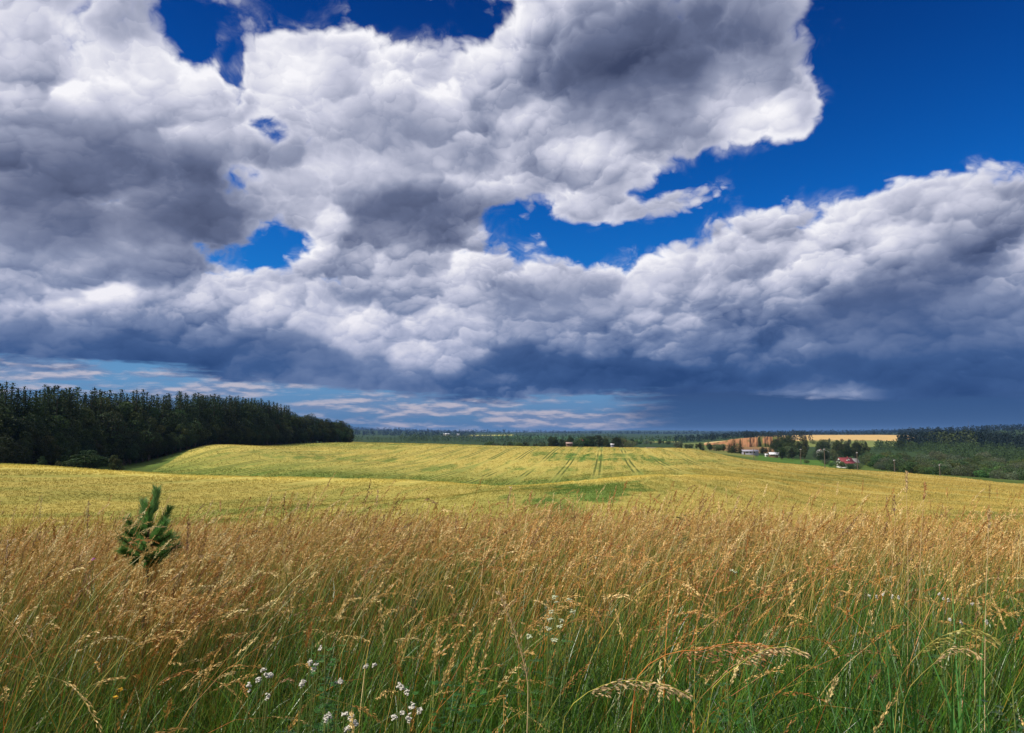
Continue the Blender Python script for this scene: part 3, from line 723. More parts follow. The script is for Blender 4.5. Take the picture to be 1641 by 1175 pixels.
for px, d, row, s_, lab in ((1176, 640, 701, 's', 'tallest dark spruce before the left part of the clay bank'), (1186, 650, 703, 's', 'dark spruce close to the right of the tallest spruce by the clay bank'), (1168, 640, 709, 's', 'shorter dark spruce left of the tallest spruce by the clay bank'),
                            (1442, 900, 703, 'b', 'lone round dark tree at the corner of the gold field'), (1457, 930, 706, 'b', 'smaller dark tree right of the lone round tree'), (1126, 660, 709, 's', 'small pointed spruce standing alone left of the clay bank'), (1233, 640, 714, 's', 'dark pointed tree in front of the middle of the clay bank'),
                            (1352, 600, 715, 'b', 'broad dark tree right behind the white house'), (1186, 600, 720, 'b', 'pale round shrub-like tree left of the long grey barn'), (1172, 590, 717, 'b', 'bright green round tree left of the pale one by the long grey barn')):
    x, y, z, h = top_height(px, d, row)
    if s_ == 's': plant_tree('spruce_tree', SPRUCE[1], (x, y, z - .2), px, (h / 26 * 1.5, h / 26 * 1.5, h / 26), lab, None)
    else: plant_tree('broadleaf_tree', BROAD[1], (x, y, z - .2), px, (h / 18 * 1.2, h / 18 * 1.2, h / 18), lab, None)

# far-off woods that read as one mass: small crown clumps over the far land
def woods(name, cells, col, label_seed):
    q = np.random.default_rng(label_seed)
    P, S, CC = [], [], []
    for (p0, p1, d0, d1, n, h0, h1, cl) in cells:
        for k in range(n):
            px = q.uniform(p0, p1); d = math.exp(q.uniform(math.log(d0), math.log(d1)))
            x, y, z = spot(px, d); h = q.uniform(h0 * .75, h1) * (0.70 + 0.6 * float(fbm(np.array([px / 26.0]), np.array([d / 160.0]), 171, 2)[0]))
            m = 34 if d < 1600 else 12
            t = q.uniform(0.05, 1, m); a = q.uniform(0, 6.28, m); rr = h * 0.30 * np.sqrt(np.clip(1 - (t - .35) ** 2 * 1.9, 0.05, 1)) * q.uniform(.6, 1, m)
            P.append(np.stack([x + np.cos(a) * rr, y + np.sin(a) * rr, z + h * t], 1)); S.append(np.full(m, h * (0.15 if m > 12 else 0.26)))
            CC.append(np.tile(np.array(cl) * q.uniform(.7, 1.35), (m, 1)))
    P, S, CC = np.concatenate(P), np.concatenate(S), np.concatenate(CC)
    nn = q.normal(size=P.shape) + np.array([0, -0.6, 0.5]); nn /= np.linalg.norm(nn, axis=1, keepdims=True)
    v, f = quads_at(P, nn, S * q.uniform(.7, 1.4, len(P)), S, q)
    obj(name, mesh_from(name, v, f, col=np.repeat(CC, 4, 0), mat=M_LEAF), kind='stuff')
DK, MD, OL = (0.010, 0.020, 0.018), (0.036, 0.068, 0.024), (0.05, 0.072, 0.026)  # darkest green has the cloud shade over the distant hills put into it
woods('far_woods', [
    (560, 1480, 5000, 9500, 2600, 16, 26, DK), (560, 760, 3000, 6500, 700, 12, 22, DK), (640, 1100, 1300, 2200, 700, 7, 13, MD), (1080, 1300, 1400, 3200, 700, 8, 14, DK), (560, 700, 1100, 1700, 120, 4, 8, MD),
    (690, 1000, 2300, 4200, 500, 8, 14, MD), (1195, 1260, 1400, 1500, 60, 8, 14, DK), (1270, 1500, 2450, 4200, 450, 8, 14, DK), (1440, 1800, 2400, 4200, 900, 14, 22, DK), (1250, 1480, 4200, 9000, 600, 16, 26, DK),
    (1440, 1800, 1000, 1500, 900, 11, 18, DK), (1490, 1560, 1000, 1200, 60, 14, 20, OL), (1480, 1800, 640, 1050, 1100, 5, 9, MD), (1400, 1500, 850, 1050, 200, 5, 9, MD), (540, 700, 9000, 12000, 500, 18, 30, DK)], DK, 77)
# ---------------------------------------------------------------- farms, village, poles, clay bank
def box(cx, cy, cz, sx, sy, sz):
    v = np.array([[x, y, z] for z in (0, 1) for y in (-.5, .5) for x in (-.5, .5)]) * [sx, sy, sz] + [cx, cy, cz]
    f = np.array([[0, 2, 3, 1], [4, 5, 7, 6], [0, 1, 5, 4], [2, 6, 7, 3], [0, 4, 6, 2], [1, 3, 7, 5]])
    return v, f
def merge(parts):
    V, F4, F3, o = [], [], [], 0
    for p in parts:
        v, f = p[0], p[1]
        V.append(v); F4.append(np.asarray(f) + o)
        if len(p) > 2: F3.append(np.asarray(p[2]) + o)
        o += len(v)
    return np.concatenate(V), np.concatenate(F4), (np.concatenate(F3) if F3 else None)
def gabled(L, Wd, H, R):
    """wall body with its two gable ends, ridge along x"""
    v = np.array([[-L/2, -Wd/2, 0], [L/2, -Wd/2, 0], [L/2, Wd/2, 0], [-L/2, Wd/2, 0], [-L/2, -Wd/2, H], [L/2, -Wd/2, H], [L/2, Wd/2, H], [-L/2, Wd/2, H], [-L/2, 0, H + R], [L/2, 0, H + R]])
    return v, np.array([[0, 1, 5, 4], [2, 3, 7, 6], [1, 2, 6, 5], [3, 0, 4, 7]]), np.array([[4, 7, 8], [6, 5, 9]])
def roof_sheets(L, Wd, H, R, ov=0.45, t=0.16, ends=0.4):
    out = []
    for s in (-1, 1):
        k = R / (Wd / 2); y1 = s * (Wd / 2 + ov); z1 = H - k * ov
        a = np.array([[-L/2 - ends, 0, H + R + .02], [L/2 + ends, 0, H + R + .02], [L/2 + ends, y1, z1 + .02], [-L/2 - ends, y1, z1 + .02]])
        b = a + [0, 0, t]
        out.append((np.concatenate([a, b]), np.array([[0, 1, 2, 3], [4, 5, 6, 7], [0, 1, 5, 4], [1, 2, 6, 5], [2, 3, 7, 6], [3, 0, 4, 7]])))
    return out
M_WHITE = plain('white_plaster', (0.74, 0.72, 0.68), 0.85, 0.06)
M_RED = plain('red_roof_sheet', (0.20, 0.040, 0.045), 0.65, 0.2)
M_GREY = plain('grey_asbestos_roof', (0.32, 0.29, 0.26), 0.85, 0.25)
M_BROWN = plain('brown_planks', (0.20, 0.125, 0.085), 0.85, 0.25)
M_PALE = plain('pale_metal_roof', (0.70, 0.70, 0.72), 0.45, 0.08)
M_GLASS = plain('dark_glass', (0.03, 0.04, 0.05), 0.15, 0.2, 3.0, 0.5)
M_WOODPOLE = plain('weathered_pole_wood', (0.13, 0.105, 0.085), 0.9, 0.3)
M_SLATE = plain('lilac_grey_sheet', (0.33, 0.32, 0.38), 0.6, 0.12)
M_DULLRED = plain('dull_red_roof', (0.30, 0.085, 0.070), 0.7, 0.2)
def windows(parent, L, Wd, H, xs, side=-1, w=1.1, h=1.3, z=1.1):
    for x in xs:
        fv, ff = box(x, side * (Wd / 2 + 0.02), z - .1, w + .24, 0.06, h + .24)
        fr = obj('window', mesh_from('window', fv, ff, mat=M_WHITE), parent)
        gv, gf = box(x, side * (Wd / 2 + 0.055), z + .02, w, 0.03, h)
        obj('pane', mesh_from('pane', gv, gf, mat=M_GLASS), fr)
def house(name, label, cat, px, d, rz, L, Wd, H, R, wall, roof, xs=(), chimney=None, door=None, zoff=0.0):
    x, y, z = spot(px, d)
    t = thing(name, label, cat, (x, y, z + zoff), math.radians(rz))
    v, f4, f3 = gabled(L, Wd, H, R)
    v[:4, 2] -= 1.5
    obj('wall', mesh_from('wall', v, f4, f3, mat=wall), t)
    rv, rf, _ = merge(roof_sheets(L, Wd, H, R))
    ro = obj('roof', mesh_from('roof', rv, rf, mat=roof), t)
    if chimney:
        cv, cf = box(chimney, .6, H + R - 1.0, .6, .6, 1.9)
        obj('chimney', mesh_from('chimney', cv, cf, mat=M_DULLRED), ro)
    windows(t, L, Wd, H, xs)
    if door is not None:
        dv, df = box(door, -(Wd / 2 + .03), 0, 1.0, .08, 2.0)
        obj('door', mesh_from('door', dv, df, mat=M_BROWN), t)
    return t, ro
t, ro = house('farm_house', 'white farmhouse with a bright red roof at the edge of the crop on the right', 'house', 1352, 490, 4, 9.6, 7.5, 4.2, 2.6, M_WHITE, M_RED, (-3.4,), 2.6, None, 0.9); t.scale = (0.80,) * 3
dv, df, d3 = merge([gabled(2.6, 2.4, 1.5, .9)]); dv[:, :] = dv[:, [1, 0, 2]] * [1, 1, 1] + [1.0, -2.1, 3.7]
dm = obj('dormer', mesh_from('dormer', dv, df, d3, mat=M_WHITE), t)
gv, gf = box(1.0, -3.43, 4.0, 1.3, .05, 1.0); obj('pane', mesh_from('pane', gv, gf, mat=M_GLASS), dm)
pv, pf, p3 = merge([box(3.2, -5.6, -1.2, 3.4, 3.6, 3.7)])
po = obj('porch', mesh_from('porch', pv, pf, mat=M_WHITE), t)
gv, gf = box(3.2, -7.42, 0.9, 1.5, .05, 1.1); obj('pane', mesh_from('pane', gv, gf, mat=M_GLASS), po)
a = np.array([[-3.5, -3.9, 3.9], [5.6, -3.9, 3.9], [5.6, -7.8, 2.6], [-3.5, -7.8, 2.6]])
obj('porch_roof', mesh_from('porch_roof', np.concatenate([a, a + [0, 0, .15]]), np.array([[0, 1, 2, 3], [4, 5, 6, 7], [0, 1, 5, 4], [1, 2, 6, 5], [2, 3, 7, 6], [3, 0, 4, 7]]), mat=M_RED), t)
house('farm_shed', 'dark shed with a grey roof close against the right side of the white farmhouse', 'shed', 1363, 505, 4, 7, 5, 2.8, 2.2, M_BROWN, M_GREY, (), None, -1.0, 0.8)
t, ro = house('barn', 'brown barn with a white roof below the clay bank', 'barn', 1238, 600, -6, 6.2, 4.6, 2.2, 1.3, M_BROWN, M_PALE, (-1.8, 0.2, 2.0), None, None, 0.4)
a = np.array([[3.3, -2.9, 0.2], [7.2, -3.4, 0.3], [6.0, 0.3, 3.7], [3.3, 0.2, 3.7]])
obj('lean_to_roof', mesh_from('lean_to_roof', np.concatenate([a, a + [0, 0, .14]]), np.array([[0, 1, 2, 3], [4, 5, 6, 7], [0, 1, 5, 4], [1, 2, 6, 5], [2, 3, 7, 6], [3, 0, 4, 7]]), mat=M_PALE), t)
house('long_barn', 'long low lilac grey barn left of the white-roofed barn', 'barn', 1201, 610, -4, 12.5, 5, 2.6, 0.9, M_SLATE, M_SLATE, (-3, 0, 3), None, -5.0, 0.5)
house('garden_shed', 'tiny white shed just left of the white-roofed barn', 'shed', 1227, 596, 0, 1.8, 1.6, 1.5, .5, M_WHITE, M_PALE, (), None, .2, 0.2)
house('cottage', 'small pale cottage half hidden in the trees above the white farmhouse', 'house', 1317, 700, 12, 8, 6, 2.6, 1.7, M_WHITE, M_PALE, (-2, 1.5), -1.5, None, 2.5)
house('village_shed', 'low brown shed with a pinkish roof right behind the crest of the crop', 'shed', 912, 640, 3, 5.4, 4, 2.2, 0.9, M_BROWN, plain('pinkish_roof', (0.36, 0.25, 0.21), 0.8, 0.15), (), None, 1.0, 3.6)
house('village_house', 'house with a dull red roof among the village trees behind the crest', 'house', 932, 700, 50, 6, 5, 3.0, 2.8, M_BROWN, M_DULLRED, (0.0,), 1.0, None, 4.2)
house('village_cottage', 'small white house with a reddish roof right of the village trees', 'house', 1001, 930, 10, 6.5, 5, 3.2, 1.8, M_WHITE, M_DULLRED, (-1.5, 1.5), 1, None, 1.2)
house('greenhouse', 'tiny pale greenhouse showing over the crest between the village trees', 'greenhouse', 981, 640, 0, 2.6, 2, 1.3, .5, M_SLATE, M_PALE, (), None, .5, 3.4)
house('far_farm', 'pale yellow far farm buildings on the hill beyond the forest', 'farm', 716, 3600, 10, 34, 14, 7, 4, plain('cream_wall', (0.62, 0.55, 0.36), 0.8, .1), M_PALE, (), None, None, 2)
house('far_barn', 'small white far barn right of the pale yellow farm on the hill', 'barn', 734, 3650, 10, 16, 10, 6, 3, M_WHITE, M_PALE, (), None, None, 2)
# power poles along the lower edge of the crop
def pole_meshes(h):
    v, f = tube_mesh([([[0, 0, -.6], [0, 0, h]], [0.17, 0.12])], 8)
    c, cf, _ = merge([box(0, 0, h - .75, 2.2, .14, .16)])
    i, fi = tube_mesh([([[sx, 0, h - .59], [sx, 0, h - .3]], [0.06, 0.04]) for sx in (-.95, 0.95, -.45, .45)], 6)
    return mesh_from('pole', v, f, mat=M_WOODPOLE, smooth=True), mesh_from('crossarm', c, cf, mat=M_WOODPOLE), mesh_from('insulator', i, fi, mat=M_PALE)
pm = pole_meshes(8.5)
POLES = [(1207, 390, 'power pole standing nearest the long grey barn'), (1282, 340, 'power pole on the crop edge between the white-roofed barn and the white farmhouse'), (1320, 318, 'power pole on the crop edge left of the white farmhouse'),
         (1372, 310, 'power pole on the crop edge right of the white farmhouse'), (1431, 298, 'short looking power pole at the green strip, left of the tall seed stalk'), (1503, 292, 'rightmost power pole, at the green strip before the thicket')]
for k, (px, d, lab) in enumerate(POLES):
    x, y, z = spot(px, d)
    t = thing('power_pole', lab, 'pole', (x, y, z - (2.4, 1.2, .4, 1.2, 3.6, 4.2)[k]), math.radians(50), 'power poles along the crop edge')
    po = obj('pole', pm[0], t); ca = obj('crossarm', pm[1], t); obj('insulator', pm[2], ca)
for px, d, h, lab in ((1461, 2600, 34, 'thin radio mast over the wood beyond the gold field'), (1553, 3000, 38, 'thin radio mast on the wooded hill at the right')):
    x, y, z = spot(px, d)
    t = thing('radio_mast', lab, 'mast', (x, y, z))
    P = [([[sx, sy, 0], [sx * .25, sy * .25, h]], [.18, .12]) for sx, sy in ((-1.5, -1), (1.5, -1), (0, 1.5))]
    for q in range(8):
        z0, z1 = h * q / 8, h * (q + 1) / 8; k0, k1 = 1 - .75 * q / 8, 1 - .75 * (q + 1) / 8
        P.append(([[-1.5 * k0, -1 * k0, z0], [1.5 * k1, -1 * k1, z1]], [.08, .08]))
    v, f = tube_mesh(P, 4); obj('lattice', mesh_from('lattice', v, f, mat=M_WOODPOLE), t)
    v, f = tube_mesh([([[0, 0, h], [0, 0, h + 6]], [.12, .05])], 5); obj('antenna', mesh_from('antenna', v, f, mat=M_WOODPOLE), t)
# the clay bank: a scarp cut into the slope
def scarp():
    pxs = np.linspace(1128, 1262, 170); n = len(pxs); R = 26
    top = np.interp(pxs, [1128, 1145, 1160, 1172, 1190, 1205, 1218, 1230, 1250, 1262], [712, 709.5, 707, 704, 702.3, 701.6, 700.6, 700.2, 700.2, 701.5])
    bot = np.interp(pxs, [1128, 1150, 1165, 1190, 1215, 1240, 1262], [713.5, 713.5, 714, 718, 717, 714, 710])
    V, CC = [], []
    for i, px in enumerate(pxs):
        a = ray(px, 700)[0]
        d0 = 985 + 16 * fbm(np.array([px / 7.0]), np.array([0.0]), 61, 3)[0] + abs(px - 1195) * .25
        for j in range(R + 8):
            if j < R:
                t = j / (R - 1); row = bot[i] + (top[i] - bot[i]) * t
                d = d0 + 9 * t ** 1.5 + 5.0 * (fbm(np.array([px / 2.6]), np.array([t * 1.5]), 71, 4)[0] - .5)
                z = EYE + d * math.tan(ray(px, row)[1])
                if j == 0: z -= 6
            else:
                t = (j - R + 1) / 8; d = d0 + 9 + t * 420; z0 = EYE + (d0 + 9) * math.tan(ray(px, top[i])[1])
                x, y = math.sin(a) * d, math.cos(a) * d
                z = z0 * (1 - t) + (float(ground(x, y)) - 1.0) * t
            V.append((math.sin(a) * d, math.cos(a) * d, z))
            g = fbm(np.array([px / 5.0]), np.array([j / 9.0]), 81, 4)[0]
            clay = np.array([0.31, 0.155, 0.075]) * (0.8 + .45 * fbm(np.array([px * 1.3]), np.array([j / 20.0]), 91, 2)[0])
            wk = np.clip((g - .5 + (0.22 if 1214 < px < 1222 or px > 1238 else -.08) + (.30 * max(0, .35 - j / R) / .35)) * 5, 0, 1)
            if j >= R: clay = np.array([0.50, 0.36, 0.16]); wk = 0.0
            CC.append(clay * (1 - wk) + np.array([0.10, 0.105, 0.035]) * wk)
    idx = np.arange(n * (R + 8)).reshape(n, R + 8)
    q = np.stack([idx[:-1, :-1], idx[1:, :-1], idx[1:, 1:], idx[:-1, 1:]], -1).reshape(-1, 4)
    m, nn = material('clay'); at_ = nn.node('ShaderNodeAttribute', attribute_name='tint').outputs[0]
    f = nn.noise(nn.node('ShaderNodeTexCoord').outputs['Object'], 0.6, 6, .65)
    finish(nn, principled(nn, nn.mix(1.0, at_, nn.mix(f, (.7, .7, .7, 1), (1.25, 1.25, 1.25, 1)), 'MULTIPLY'), .95, .05))
    obj('clay_bank', mesh_from('clay_bank', np.array(V), q, col=np.array(CC), mat=m), kind='structure')
scarp()
# ---------------------------------------------------------------- standing crop
M_CROP = leaf_material('barley', 0.25, 0.8, 0.05)
def crop_mesh():
    q = np.random.default_rng(5)
    P, W_ = [], []
    for d0, d1, n, sz in ((26, 45, 20000, .26), (45, 80, 30000, .34), (80, 140, 44000, .5), (140, 240, 50000, .7), (240, 500, 70000, .9)):
        a = q.uniform(-0.72, 0.72, n); d = np.sqrt(q.uniform(d0 * d0, d1 * d1, n))
        x, y = np.sin(a) * d, np.cos(a) * d
        P.append(np.stack([x, y, ground(x, y)], 1)); W_.append(np.full(n, sz))
    P, W_ = np.concatenate(P), np.concatenate(W_)
    c, g, edge = land(P[:, 0], P[:, 1])
    d = np.hypot(P[:, 0], P[:, 1])
    u = P[:, 0] * math.cos(TRAM_AZ) - P[:, 1] * math.sin(TRAM_AZ) + 3.0
    ph = np.abs(((u + 6.5) % 13.0) - 6.5); ph = np.abs(ph - .9)
    keep = (d < edge) & ((ph > .85) | (d < 100))
    P, W_, c, d = P[keep], W_[keep], c[keep], d[keep]
    n = len(P)
    h = (0.16 + 0.11 * q.uniform(size=n)) * np.clip(d / 130, 0.55, 1.3)
    V, F = [], []
    for k in range(3):                                     # three short leaning blades per tuft
        b = q.uniform(0, 6.28, n); off = np.stack([np.cos(b), np.sin(b), np.zeros(n)], 1) * (W_ * .35)[:, None]
        lean = np.stack([q.normal(.35, .3, n), q.normal(0, .3, n), np.ones(n)], 1) * h[:, None]
        wv = np.stack([np.cos(b + 1.3), np.sin(b + 1.3), np.zeros(n)], 1) * (0.010 + d * 0.00035)[:, None]
        b0 = P + off - np.array([0, 0, .03])
        V.append(np.stack([b0 - wv, b0 + wv, b0 + lean], 1))
    V = np.concatenate(V, 0).reshape(-1, 3)
    cc = np.repeat(np.tile(c * q.uniform(.92, 1.08, (n, 1)), (3, 1)), 3, 0)
    obj('barley_crop', mesh_from('barley_crop', V, None, np.arange(len(V)).reshape(-1, 3), col=cc, mat=M_CROP), kind='stuff')
crop_mesh()

# ---------------------------------------------------------------- meadow grass in the foreground
M_GRASS = leaf_material('dry_grass', 0.18, 0.45, 0.4)
M_GREEN = leaf_material('green_grass', 0.20, 0.36, 0.5)
TAN = 1.2 * np.array([[0.46, 0.275, 0.080], [0.54, 0.36, 0.125], [0.37, 0.20, 0.050], [0.64, 0.48, 0.21], [0.33, 0.145, 0.035], [0.20, 0.11, 0.042]])
STEM = 1.1 * np.array([[0.34, 0.21, 0.035], [0.42, 0.16, 0.025], [0.22, 0.22, 0.035], [0.42, 0.33, 0.07], [0.36, 0.105, 0.022], [0.13, 0.16, 0.025]])
def ribbon(base, az, bend, length, width, nseg, q, curl=1.6, start=0.10):
    """curved blades: roots, lean azimuth, how far they bend over, length -> centre lines (N, nseg+1, 3) and ribbon mesh"""
    n = len(base); t = np.linspace(0, 1, nseg + 1)
    th = start + bend[:, None] * t[None] ** curl                       # angle from upright along the blade
    ds = (length / nseg)[:, None]
    hx = np.concatenate([np.zeros((n, 1)), np.cumsum(np.sin(th[:, :-1]) * ds, 1)], 1); hz = np.concatenate([np.zeros((n, 1)), np.cumsum(np.cos(th[:, :-1]) * ds, 1)], 1)
    pts = base[:, None] + np.stack([hx * np.cos(az)[:, None], hx * np.sin(az)[:, None], hz], -1)
    sideang = q.uniform(0, np.pi, n)
    side = np.stack([np.cos(sideang), np.sin(sideang), np.zeros(n)], 1)
    return pts, side
def ribbon_mesh(pts, side, w0, w1, mid=None):
    n, m, _ = pts.shape; t = np.linspace(0, 1, m)[None]
    w = w0[:, None] * (1 - t) + w1[:, None] * t
    if mid is not None: w = w * (1 - (2 * t - 1) ** 2 * mid)
    s = side[:, None] * w[..., None] * .5
    v = np.stack([pts - s, pts + s], 2).reshape(-1, 3)
    i = np.arange(n * m * 2).reshape(n, m, 2)
    f = np.stack([i[:, :-1, 0], i[:, :-1, 1], i[:, 1:, 1], i[:, 1:, 0]], -1).reshape(-1, 4)
    return v, f
def field_points(n, y0, y1, q, side=0.82, margin=2.2):
    y = np.sqrt(q.uniform(y0 * y0, y1 * y1, n)); x = q.uniform(-1, 1, n) * (side * y + margin)
    return x, y
def spikelets(tip, dirv, size, wid, q):
    """small pointed husks (two faces each): start points, directions"""
    n = len(tip)
    r_ = q.normal(size=(n, 3)); s = np.cross(dirv, r_); s /= np.linalg.norm(s, axis=1, keepdims=True) + 1e-9
    a = tip; c = tip + dirv * size[:, None]; m = tip + dirv * (size * .45)[:, None]
    v = np.stack([a, m - s * wid[:, None] * .5, c, m + s * wid[:, None] * .5], 1).reshape(-1, 3)
    return v, np.arange(n * 4).reshape(n, 4)
class Acc:
    def __init__(s): s.v, s.f, s.c, s.n = [], [], [], 0
    def add(s, v, f, c):
        s.v.append(np.asarray(v, np.float32)); s.f.append(np.asarray(f) + s.n); s.c.append(np.asarray(c, np.float32)); s.n += len(v)
    def build(s, name, mat, **kw): return obj(name, mesh_from(name, np.concatenate(s.v), np.concatenate(s.f), col=np.concatenate(s.c), mat=mat), **kw)
def seed_heads(acc, pts, kind, hl, q, col, lod):
    """the top hl metres of each stalk carry husks: kind 0 narrow spike, 1 loose one-sided nodding panicle"""
    n, m, _ = pts.shape
    seg = pts[:, -1] - pts[:, -2]; seg /= np.linalg.norm(seg, axis=1, keepdims=True)
    prev = pts[:, -2] - pts[:, -3]; prev /= np.linalg.norm(prev, axis=1, keepdims=True)
    for kd, count in ((0, int(58 * lod)), (1, int(60 * lod))):
        sel = np.where(kind == kd)[0]
        if len(sel) == 0: continue
        k = len(sel); S_ = count
        u = np.tile(np.linspace(0, 1, S_)[None], (k, 1)) + q.uniform(-.5, .5, (k, S_)) / S_
        e = pts[sel, -1]; dr = seg[sel]; dp = prev[sel]; L = hl[sel]
        # the head continues the stalk and curves a little further over
        droop = (seg[sel] - prev[sel]) * (1.2 if kd == 0 else 3.0)
        droop[:, 2] -= 0.05 if kd == 0 else 0.35
        base = e[:, None] + dr[:, None] * (u * L[:, None])[..., None] + droop[:, None] * ((u ** 2) * L[:, None] * .5)[..., None]
        ax = dr[:, None] + droop[:, None] * u[..., None]; ax /= np.linalg.norm(ax, axis=2, keepdims=True)
        rnd = q.normal(size=(k, S_, 3))
        if kd == 0:
            dirv = ax * 1.0 + rnd * 0.20
            env = np.sin(np.pi * np.clip(u * .92 + .06, 0, 1)) ** .5
            off = rnd * 0.0022 * env[..., None] * (1 + 0.4 / lod)
            size = 0.0105 * (.6 + .6 * env) * q.uniform(.8, 1.3, (k, S_)) / lod ** .55; wid = size * .34
        else:
            env = (1 - u) ** .7 * (.35 + u) * 1.5
            sidev = np.stack([np.full(k, 1.0), q.normal(0, .35, k), np.full(k, -.55)], 1)[:, None]
            off = (rnd * .45 + sidev * .9) * (0.016 * env * q.uniform(.15, 1.0, (k, S_)))[..., None]
            dirv = ax * 1.0 + rnd * .20 + sidev * .25
            size = 0.0125 * q.uniform(.75, 1.35, (k, S_)) / lod ** .5; wid = size * .24
        dirv /= np.linalg.norm(dirv, axis=2, keepdims=True)
        v, f = spikelets((base + off).reshape(-1, 3), dirv.reshape(-1, 3), size.ravel(), wid.ravel(), q)
        cc = np.repeat(np.repeat(col[sel], S_, 0) * q.uniform(.75, 1.25, (k * S_, 1)), 4, 0)
        acc.add(v, f, cc)
        # the thin axis of the head
        b2 = base[:, ::max(1, S_ // 5)]
        v, f = ribbon_mesh(b2, np.tile(np.array([[1.0, 0, 0]]), (k, 1)), np.full(k, .0016 / lod), np.full(k, .001 / lod))
        acc.add(v, f, np.repeat(col[sel] * .8, b2.shape[1] * 2, 0))
q = np.random.default_rng(21)
heads, stems, blades = Acc(), Acc(), Acc()
PINE_D = 4.9
px_, py_, _ = spot(236, PINE_D)
def clear_of_pine(x, y):
    """the sapling shades out the grass round itself; the grass before it is thin"""
    near = np.abs(x / y - px_ / py_) < 0.062
    tufts = (y < 3.1) & (y > 1.6) & (np.abs(x / y - .58) < .17) & (q.uniform(size=len(x)) < .8)
    return ~tufts & ~(near & (y > PINE_D - 0.28) & (y < PINE_D + .3) & (q.uniform(size=len(x)) < .8))
def zone(x, y):
    """0 = dry and brown (left and far), 1 = lush green (near, and to the right)"""
    lush = 0.40 + 0.36 * x / np.maximum(y, .8) + 0.66 * np.clip((4.8 - y) / 2.8, -0.35, 1)
    return np.clip(lush + 1.0 * (fbm(x * .7 + 3, y * .7, 101, 3) - .5), 0, 1)
for y0, y1, n, lod in ((0.8, 2.4, 400, 1.0), (2.4, 4.2, 2250, 1.0), (4.2, 7.0, 6300, .8), (7.0, 12.0, 9300, .5), (12.0, 22.0, 9500, .3)):
    x, y = field_points(n, y0, y1, q)
    zn = zone(x, y)
    cl = fbm(x * 1.7, y * 1.7, 111, 3)
    keep = q.uniform(size=n) < np.clip(1.2 - 1.05 * zn + (cl - .5) * 3.4, .05, 1)
    keep &= clear_of_pine(x, y)
    x, y, zn, cl = x[keep], y[keep], zn[keep], cl[keep]; k = len(x)
    base = np.stack([x, y, ground(x, y)], 1)
    H = (0.90 + 0.50 * (fbm(x * .45 + 9, y * .45, 161, 2) - .5) + 0.26 * (cl - .5) * 2 + q.normal(0, .11, k)) * np.where(y > 6.5, .90, 1.0) * np.clip(0.84 + (y - 1.0) * .05, .84, 1.0)
    tall = q.uniform(size=k) < 0.035; H[tall] += q.uniform(.1, .30, tall.sum())
    H = np.clip(H, .35, 1.25)
    gust = fbm(x * .35 + 40, y * .35, 151, 2) - .5
    az = q.normal(0.05, .72, k) + gust * 1.2                   # the wind leans everything to the right
    kind = (q.uniform(size=k) < 0.27 + .22 * (fbm(x * .6, y * .6, 121, 2) - .5) * 4).astype(int)
    bend = np.where(kind == 1, q.gamma(4, .21, k), q.gamma(3.5, .13, k)) * (1 + gust)
    broken = q.uniform(size=k) < .13                            # bent and broken stalks lie across the others
    az = np.where(broken, q.uniform(-3.1, 3.1, k), az); bend = np.where(broken, q.uniform(1.1, 2.1, k), bend)
    pts, side = ribbon(base, az, np.clip(bend, .05, 2.1), H / (1 - .12 * np.clip(bend, 0, 2)), None, 7, q, 1.7, q.normal(.22, .14, k)[:, None])
    ci = q.choice(6, k, p=(.24, .24, .18, .14, .12, .08)); warm = (fbm(x * .5, y * .5, 131, 2)[:, None] - .5)
    sc = STEM[q.choice(6, k, p=(.22, .2, .18, .16, .14, .1))] * (1 + warm * np.array([.8, .1, -.4])) * q.uniform(.8, 1.15, (k, 1))
    sc = np.where(y[:, None] > 4.0, sc * .5 + np.array([.36, .27, .075]) * .5, sc)
    w = .0032 / (lod ** .45) * q.uniform(.7, 1.4, k)
    v, f = ribbon_mesh(pts, side, w, w * .55); stems.add(v, f, np.repeat(sc, 16, 0))
    hl = np.where(kind == 1, q.uniform(.10, .20, k), q.uniform(.08, .19, k))
    seed_heads(heads, pts, kind, hl, q, TAN[ci] * (1 + warm * np.array([.3, 0, -.2])), lod)
k = 460
y = q.uniform(PINE_D - 1.25, PINE_D - .15, k); x = y * px_ / py_ + q.normal(0, .16, k)
base = np.stack([x, y, ground(x, y)], 1); H = q.uniform(.66, .98, k) * np.where(np.abs(x - y * px_ / py_) < .1, .92, 1)
kind = (q.uniform(size=k) < .3).astype(int)
pts, side = ribbon(base, q.normal(.1, .8, k), np.clip(q.gamma(4, .16, k), .05, 1.8), H, None, 7, q, 1.7, q.normal(.18, .12, k)[:, None])
v, f = ribbon_mesh(pts, side, np.full(k, .0034), np.full(k, .0018)); stems.add(v, f, np.repeat(STEM[q.integers(0, 6, k)] * .8, 16, 0))
seed_heads(heads, pts, kind, q.uniform(.08, .17, k), q, TAN[q.integers(0, 6, k)], .8)
